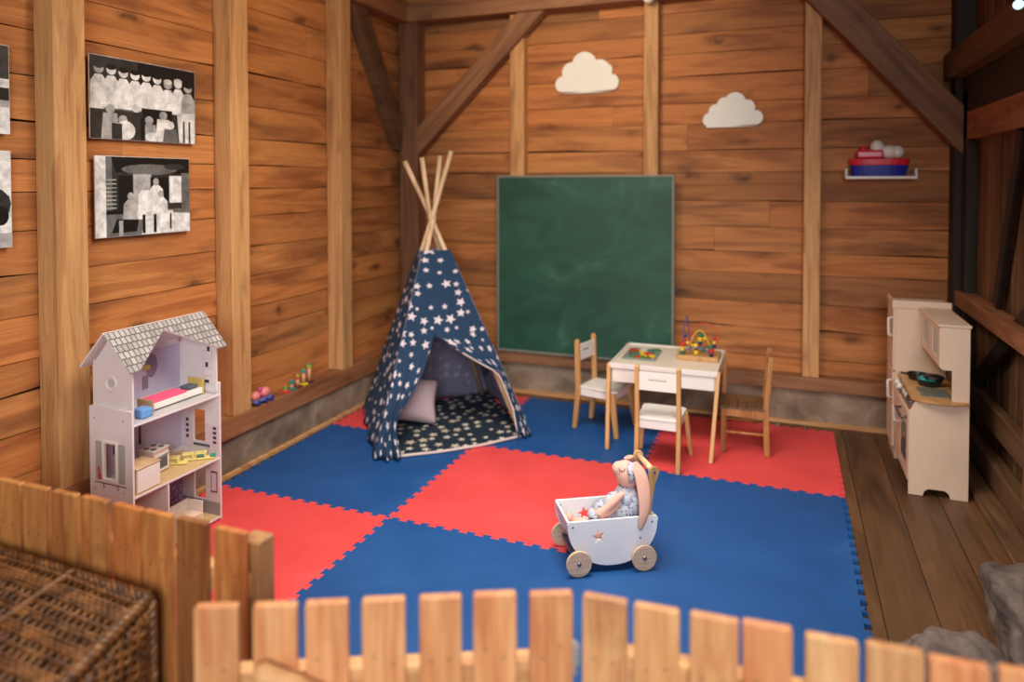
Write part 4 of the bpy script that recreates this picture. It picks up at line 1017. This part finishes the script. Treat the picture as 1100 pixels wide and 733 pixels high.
# near side panel with arch, chamfered top front
arch = [(.065, 0), (.072, .025), (.09, .038), (.16, .038), (.178, .025), (.186, 0)]
L = [(.0, 0)]+arch+[(.262, 0), (.262, .478), (.03, .478), (.006, .43), (0, .43)]
for y in (0, .505):
    g = G(); g.prism(L, -y-.012, -y, M=RX(PI/2)); g.build('side_panel', M_cream, ks, bevel=.0015)
g = G(); g.box(.012, .025, .013, .505, .045, .42); g.build('front_panel', M_cream, ks, bevel=.002)
g = G(); g.box(-.002, .012, .03, .27, .06, .41); d_ = g.build('oven_door', M_cream, ks, bevel=.004); g = G(); g.box(-.004, -.001, .07, .23, .14, .33); g.build('oven_glass', col('smoked glass', 96, 96, 104, .15), d_)
g = G(); g.tube([(0, .06, .375), (-.03, .06, .375), (-.03, .24, .375), (0, .24, .375)], .007, 10); g.build('handle', M_metal, d_)
g = G(); g.box(-.002, .012, .285, .50, .06, .41); d_ = g.build('cupboard_door', M_cream, ks, bevel=.004); g = G(); g.tube([(0, .31, .36), (-.03, .31, .355), (-.03, .31, .28), (0, .31, .275)], .007, 10); g.build('handle', M_white, d_)
g = G(); g.hexa([(.004, .013, .425), (.022, .013, .42), (.022, .505, .42), (.004, .505, .425), (.028, .013, .475), (.045, .013, .47), (.045, .505, .47), (.028, .505, .475)]); cp = g.build('control_panel', col('control panel grey', 120, 104, 92, .4), ks)
for y in (.36, .44):
    g = G(); g.cyl((.018, y, .45), (-.010, y, .462), .017, 18); g.build('knob', M_white, cp)
for y in (.06, .13, .20, .27):
    g = G(); g.box(.008, .02, y, y+.035, .438, .46); g.build('switch', M_metal if y < .2 else M_white, cp, bevel=.002)
g = G(); top = [(.262, -.012), (.262, .515), (.018, .515), (.012, .02), (.03, -.012)]
for k in range(1, 12): top.append((.03+.232*k/12, -.012-.028*math.sin(PI*k/12)))
g.prism(top, .478, .492); g.build('worktop', M_beech, ks, bevel=.003)
g = G(); g.box(.06, .20, .05, .22, .492, .496); g.build('glass_hob', col('grey hob glass', 120, 122, 108, .12), ks, bevel=.001)
g = G(); g.prism([(.186, .492), (.262, .492), (.262, .862), (.13, .862), (.13, .66), (.145, .645), (.186, .645)], -.012, 0, M=RX(PI/2)); g.build('hutch_side', M_cream, ks, bevel=.0015)
g = G(); g.prism([(.186, .492), (.262, .492), (.262, .862), (.13, .862), (.13, .66), (.145, .645), (.186, .645)], -.517, -.505, M=RX(PI/2)); g.build('hutch_side', M_cream, ks, bevel=.0015)
g = G(); g.box(.25, .262, .012, .505, .492, .86); g.build('hutch_recess_dark', M_black, ks)  # black panel painted in as the darkness of the open recess
g = G(); g.box(.12, .268, -.004, .521, .862, .874); g.build('hutch_top', M_cream, ks, bevel=.002)
g = G(); g.box(.135, .25, .012, .505, .66, .67); g.build('hutch_shelf', M_cream, ks)
g = G(); g.prism([[(.012, .66), (.505, .66), (.505, .862), (.012, .862)], [(.05, .70), (.20, .70), (.20, .83), (.05, .83)], [(.28, .70), (.46, .70), (.46, .83), (.28, .83)]], .130, .142, M=SW); d_ = g.build('hutch_door', M_cream, ks, bevel=.001)
g = G(); g.box(.135, .138, .05, .2, .7, .83); g.box(.135, .138, .28, .46, .70, .83); g.build('frosted_pane', col('frosted pane', 176, 178, 166, .3), d_)
for lab, x, y, r, m in (('black toy frying pan on the toy stove worktop, farther one', 3.41, 2.61, .055, M_black), ('black toy pan with teal pad on the toy stove worktop, nearer one', 3.445, 2.49, .062, M_black)):
    t = thing('toy_pan', lab, 'toy pan', (x, y, .4935 if y > 2.5 else .497)); g = G(); g.lathe([(0, 0), (r*.85, 0), (r, .03), (r-.004, .03), (r*.82, .004), (0, .004)], 28); g.build('bowl', m, t)
    g = G(); g.tube([(-r*.6, r*.7, .026), (-r*1.1, r*1.2, .035)] if y < 2.5 else [(-r*.9, -r*.2, .026), (-r*1.6, -r*.6, .035)], .007, 10, flat=.6); g.build('handle', m, t)
    if y < 2.5: g = G(); g.ell((-.02, .01, .025), (.035, .028, .02)); g.ell((.01, -.01, .03), (.03, .03, .015)); g.build('pad', M_teal, t); g = G(); g.ell((.02, 0, .04), (.05, .045, .018)); g.build('lid', M_black, t)

# ------------------------------------------------------------------ toys on the left ledge
t = thing('counting_tower', 'five rising pegs with coloured rings on the left wall ledge', 'toy', (-.085, 1.635, .316), math.radians(0))
BCOL = [('red', 214, 66, 46), ('teal', 30, 130, 120), ('maroon', 110, 40, 44), ('yellow', 224, 196, 40), ('plum', 70, 34, 50)]
TOPC = [('leaf', 90, 160, 50), ('sea', 30, 130, 100), ('rust', 190, 80, 40), ('sky', 60, 130, 150), ('lime', 150, 180, 40)]
for k in range(5):
    y = k*.058; h = (.042, .055, .072, .095, .115)[k]
    g = G(); g.box(-.022, .022, y-.022, y+.022, 0, .012); g.build('base_block', col('toy '+BCOL[k][0], *BCOL[k][1:]), t, bevel=.003)
    g = G(); g.cyl((0, y, .012), (0, y, h-.018), .012, 16); g.build('peg', col('translucent peach', 206, 150, 110), t)
    g = G(); g.lathe([(.006, h-.02), (.017, h-.016), (.017, h-.006), (.006, h-.002)], 18, M=T(0, y, 0)); g.build('ring', col('toy '+TOPC[k][0], *TOPC[k][1:]), t)
    g = G(); g.ell((0, y, h), .010, u=12, v=8); g.build('cap', col('toy '+TOPC[(k+2) % 5][0], *TOPC[(k+2) % 5][1:]), t)
t = thing('toy_vehicle', 'small pink and lilac toy cart beside the second stud on the ledge', 'toy', (-.085, 1.40, .316), math.radians(0))
g = G(); g.box(-.025, .03, -.06, .09, .018, .03); g.build('chassis', col('lilac plastic', 110, 110, 170), t, bevel=.003)
g = G(); g.ell((0, -.03, .052), (.024, .03, .026)); g.ell((0, .05, .056), (.026, .036, .028)); g.build('rounded_cargo', col('salmon pink plastic', 226, 130, 120), t)
for x in (-.022, .03):
    for y in (-.035, .03, .075): g = G(); g.cyl((x-.005, y, .016), (x+.005, y, .016), .015, 16); g.build('wheel', col('navy plastic', 40, 60, 130), t)
g = G(); g.cyl((.0, .01, .03), (.0, .01, .075), .008, 12); g.ell((0, .01, .08), .013); g.build('peg_figure', col('magenta plastic', 200, 70, 140), t)

# ------------------------------------------------------------------ wicker basket
bk = thing('wicker_basket', 'large brown wicker chest with lid outside the left fence', 'basket', (1.285, -.606, .0), math.radians(-1.5))
BL_, BD_, BH = 1.15, .68, .59        # local x from -BL_ to 0, y from -BD_ to 0
g = G(); g.box(-BL_+.02, -.02, -BD_+.02, -.02, .0, BH-.035); g.build('liner', M_wickdark, bk)
random.seed(21)
# lid: rows of twined weavers running along x over stakes running along y
g = G(); ny = 26; px = .021
def lidz(x, y): return BH-.012+.010*mnoise.noise(Vector((x*2.2, y*2.2, 5)))+.012*math.sin(PI*min(1, max(0, -x/BL_)))
k = 0; y = -.035
while y > -BD_+.02:
    dense = random.random() < .3
    for tw in (0, 1):
        pts = []; nx = int(BL_/px*3)
        for i in range(nx+1):
            x = -.02-(BL_-.04)*i/nx; ph = PI*i/3+(PI if tw else 0)+(k % 2)*PI*.5
            pts.append((x, y+.0026*math.sin(ph*1.0+PI/2)+.003*mnoise.noise(Vector((x*5, k, 0))), lidz(x, y)+.0050*math.sin(ph)))
        g.tube(pts, .0042, 6)
    y -= random.choice((.0115, .0125, .03)); k += 1
g.build('lid_weave', M_wick, bk)
g = G(); x = -.03
while x > -BL_+.02:
    g.tube([(x+random.uniform(-.003, .003), -.01-(BD_-.02)*j/8, lidz(x, -BD_*j/8)-.003) for j in range(9)], .0052, 6); x -= px
g.build('lid_stake', M_wick, bk); bk.children[-1]['kind'] = 'stuff'; bk.children[-2]['kind'] = 'stuff'
def ropes(pts, r, name):
    g = G(); 
    for s_ in range(3):
        out = []; tot = 0
        P = [Vector(p) for p in pts]
        N = len(P)
        for i, p in enumerate(P):
            d = (P[min(i+1, N-1)]-P[max(i-1, 0)]).normalized(); a = d.orthogonal().normalized(); b = d.cross(a); ph = i*.9+s_*2*PI/3
            out.append(p+a*r*.8*math.cos(ph)+b*r*.8*math.sin(ph))
        g.tube(out, r*.85, 7)
    return g.build(name, M_wick, bk)
def line(a, b, n_): return [Vector(a).lerp(Vector(b), k/n_) for k in range(n_+1)]
ropes(line((-.0, -.005, BH-.01), (-BL_, -.005, BH-.01), 130), .010, 'rim_braid')
ropes(line((-.005, 0, BH-.012), (-.005, -BD_, BH-.012), 80), .010, 'rim_braid')
ropes(line((-.26, -.01, BH+.004), (-.26, -BD_, BH+.006), 80), .006, 'cross_braid')
ropes(line((0, 0, .0), (0, 0, BH-.02), 60), .011, 'corner_braid')
# side facing the camera's right: stakes vertical, weavers horizontal
for nm, ax in (('side_weave', 0), ('side_weave', 1)):
    g = G(); L = BD_ if ax == 0 else BL_; z = .012; k = 0
    while z < BH-.035:
        pts = []; n_ = int(L/.03*2)
        for i in range(n_+1):
            a = -L*i/n_; off = .004*math.sin(PI*i/2+(k % 2)*PI)*1.6+.004
            pts.append((off, a, z+.002*mnoise.noise(Vector((a*6, k, 1)))) if ax == 0 else (a, -BD_-off, z))
        g.tube(pts, .0052, 6, flat=.7); z += .0118; k += 1
    o = g.build(nm, M_wick, bk); o['kind'] = 'stuff'
    g = G(); a = -.015
    while a > -L:
        for q in (0, .010):
            g.tube([((.006+.003*math.sin(z_*25), a-q, z_*BH/10) if ax == 0 else (a-q, -BD_-.006, z_*BH/10)) for z_ in range(10)]+[(.004, a-q, BH-.03) if ax == 0 else (a-q, -BD_-.004, BH-.03)], .0062, 7)
        a -= .034
    o = g.build('side_stake', M_wick, bk); o['kind'] = 'stuff'

for o_ in bk.children:      # the hamper widens towards its front
    if o_.type == 'MESH':
        for v_ in o_.data.vertices: v_.co.x += -v_.co.y*.34*max(0, 1+v_.co.x/.7)

# ------------------------------------------------------------------ boulders
def boulder(label, c, r, seed, nm='boulder'):
    bm = bmesh.new(); bmesh.ops.create_icosphere(bm, subdivisions=5, radius=1)
    for v in bm.verts:
        p = v.co.normalized(); d = 1+.30*mnoise.noise(p*1.1+Vector((seed, 0, 0)))+.12*mnoise.noise(p*3+Vector((0, seed, 0)))+.03*mnoise.noise(p*9+Vector((seed, 0, 1)))+.012*mnoise.noise(p*24)
        q = Vector((abs(p.x)**.8*math.copysign(1, p.x), abs(p.y)**.8*math.copysign(1, p.y), abs(p.z)**.85*math.copysign(1, p.z)))*d
        v.co = Vector((q.x*r[0], q.y*r[1], max(q.z*r[2], -c[2]+.004)))
    for f in bm.faces: f.smooth = True
    me = bpy.data.meshes.new(nm); bm.to_mesh(me); bm.free(); me.materials.append(M_stone)
    o = bpy.data.objects.new(nm, me); C.objects.link(o); o.location = c; return tag(o, label, 'rock')
boulder('tall grey boulder at the lower right against the barn wall', (3.53, .93, .13), (.15, .22, .155), 3)
boulder('low grey boulder behind the right end of the fence, beside the taller one', (3.19, .50, .10), (.15, .20, .13), 8)
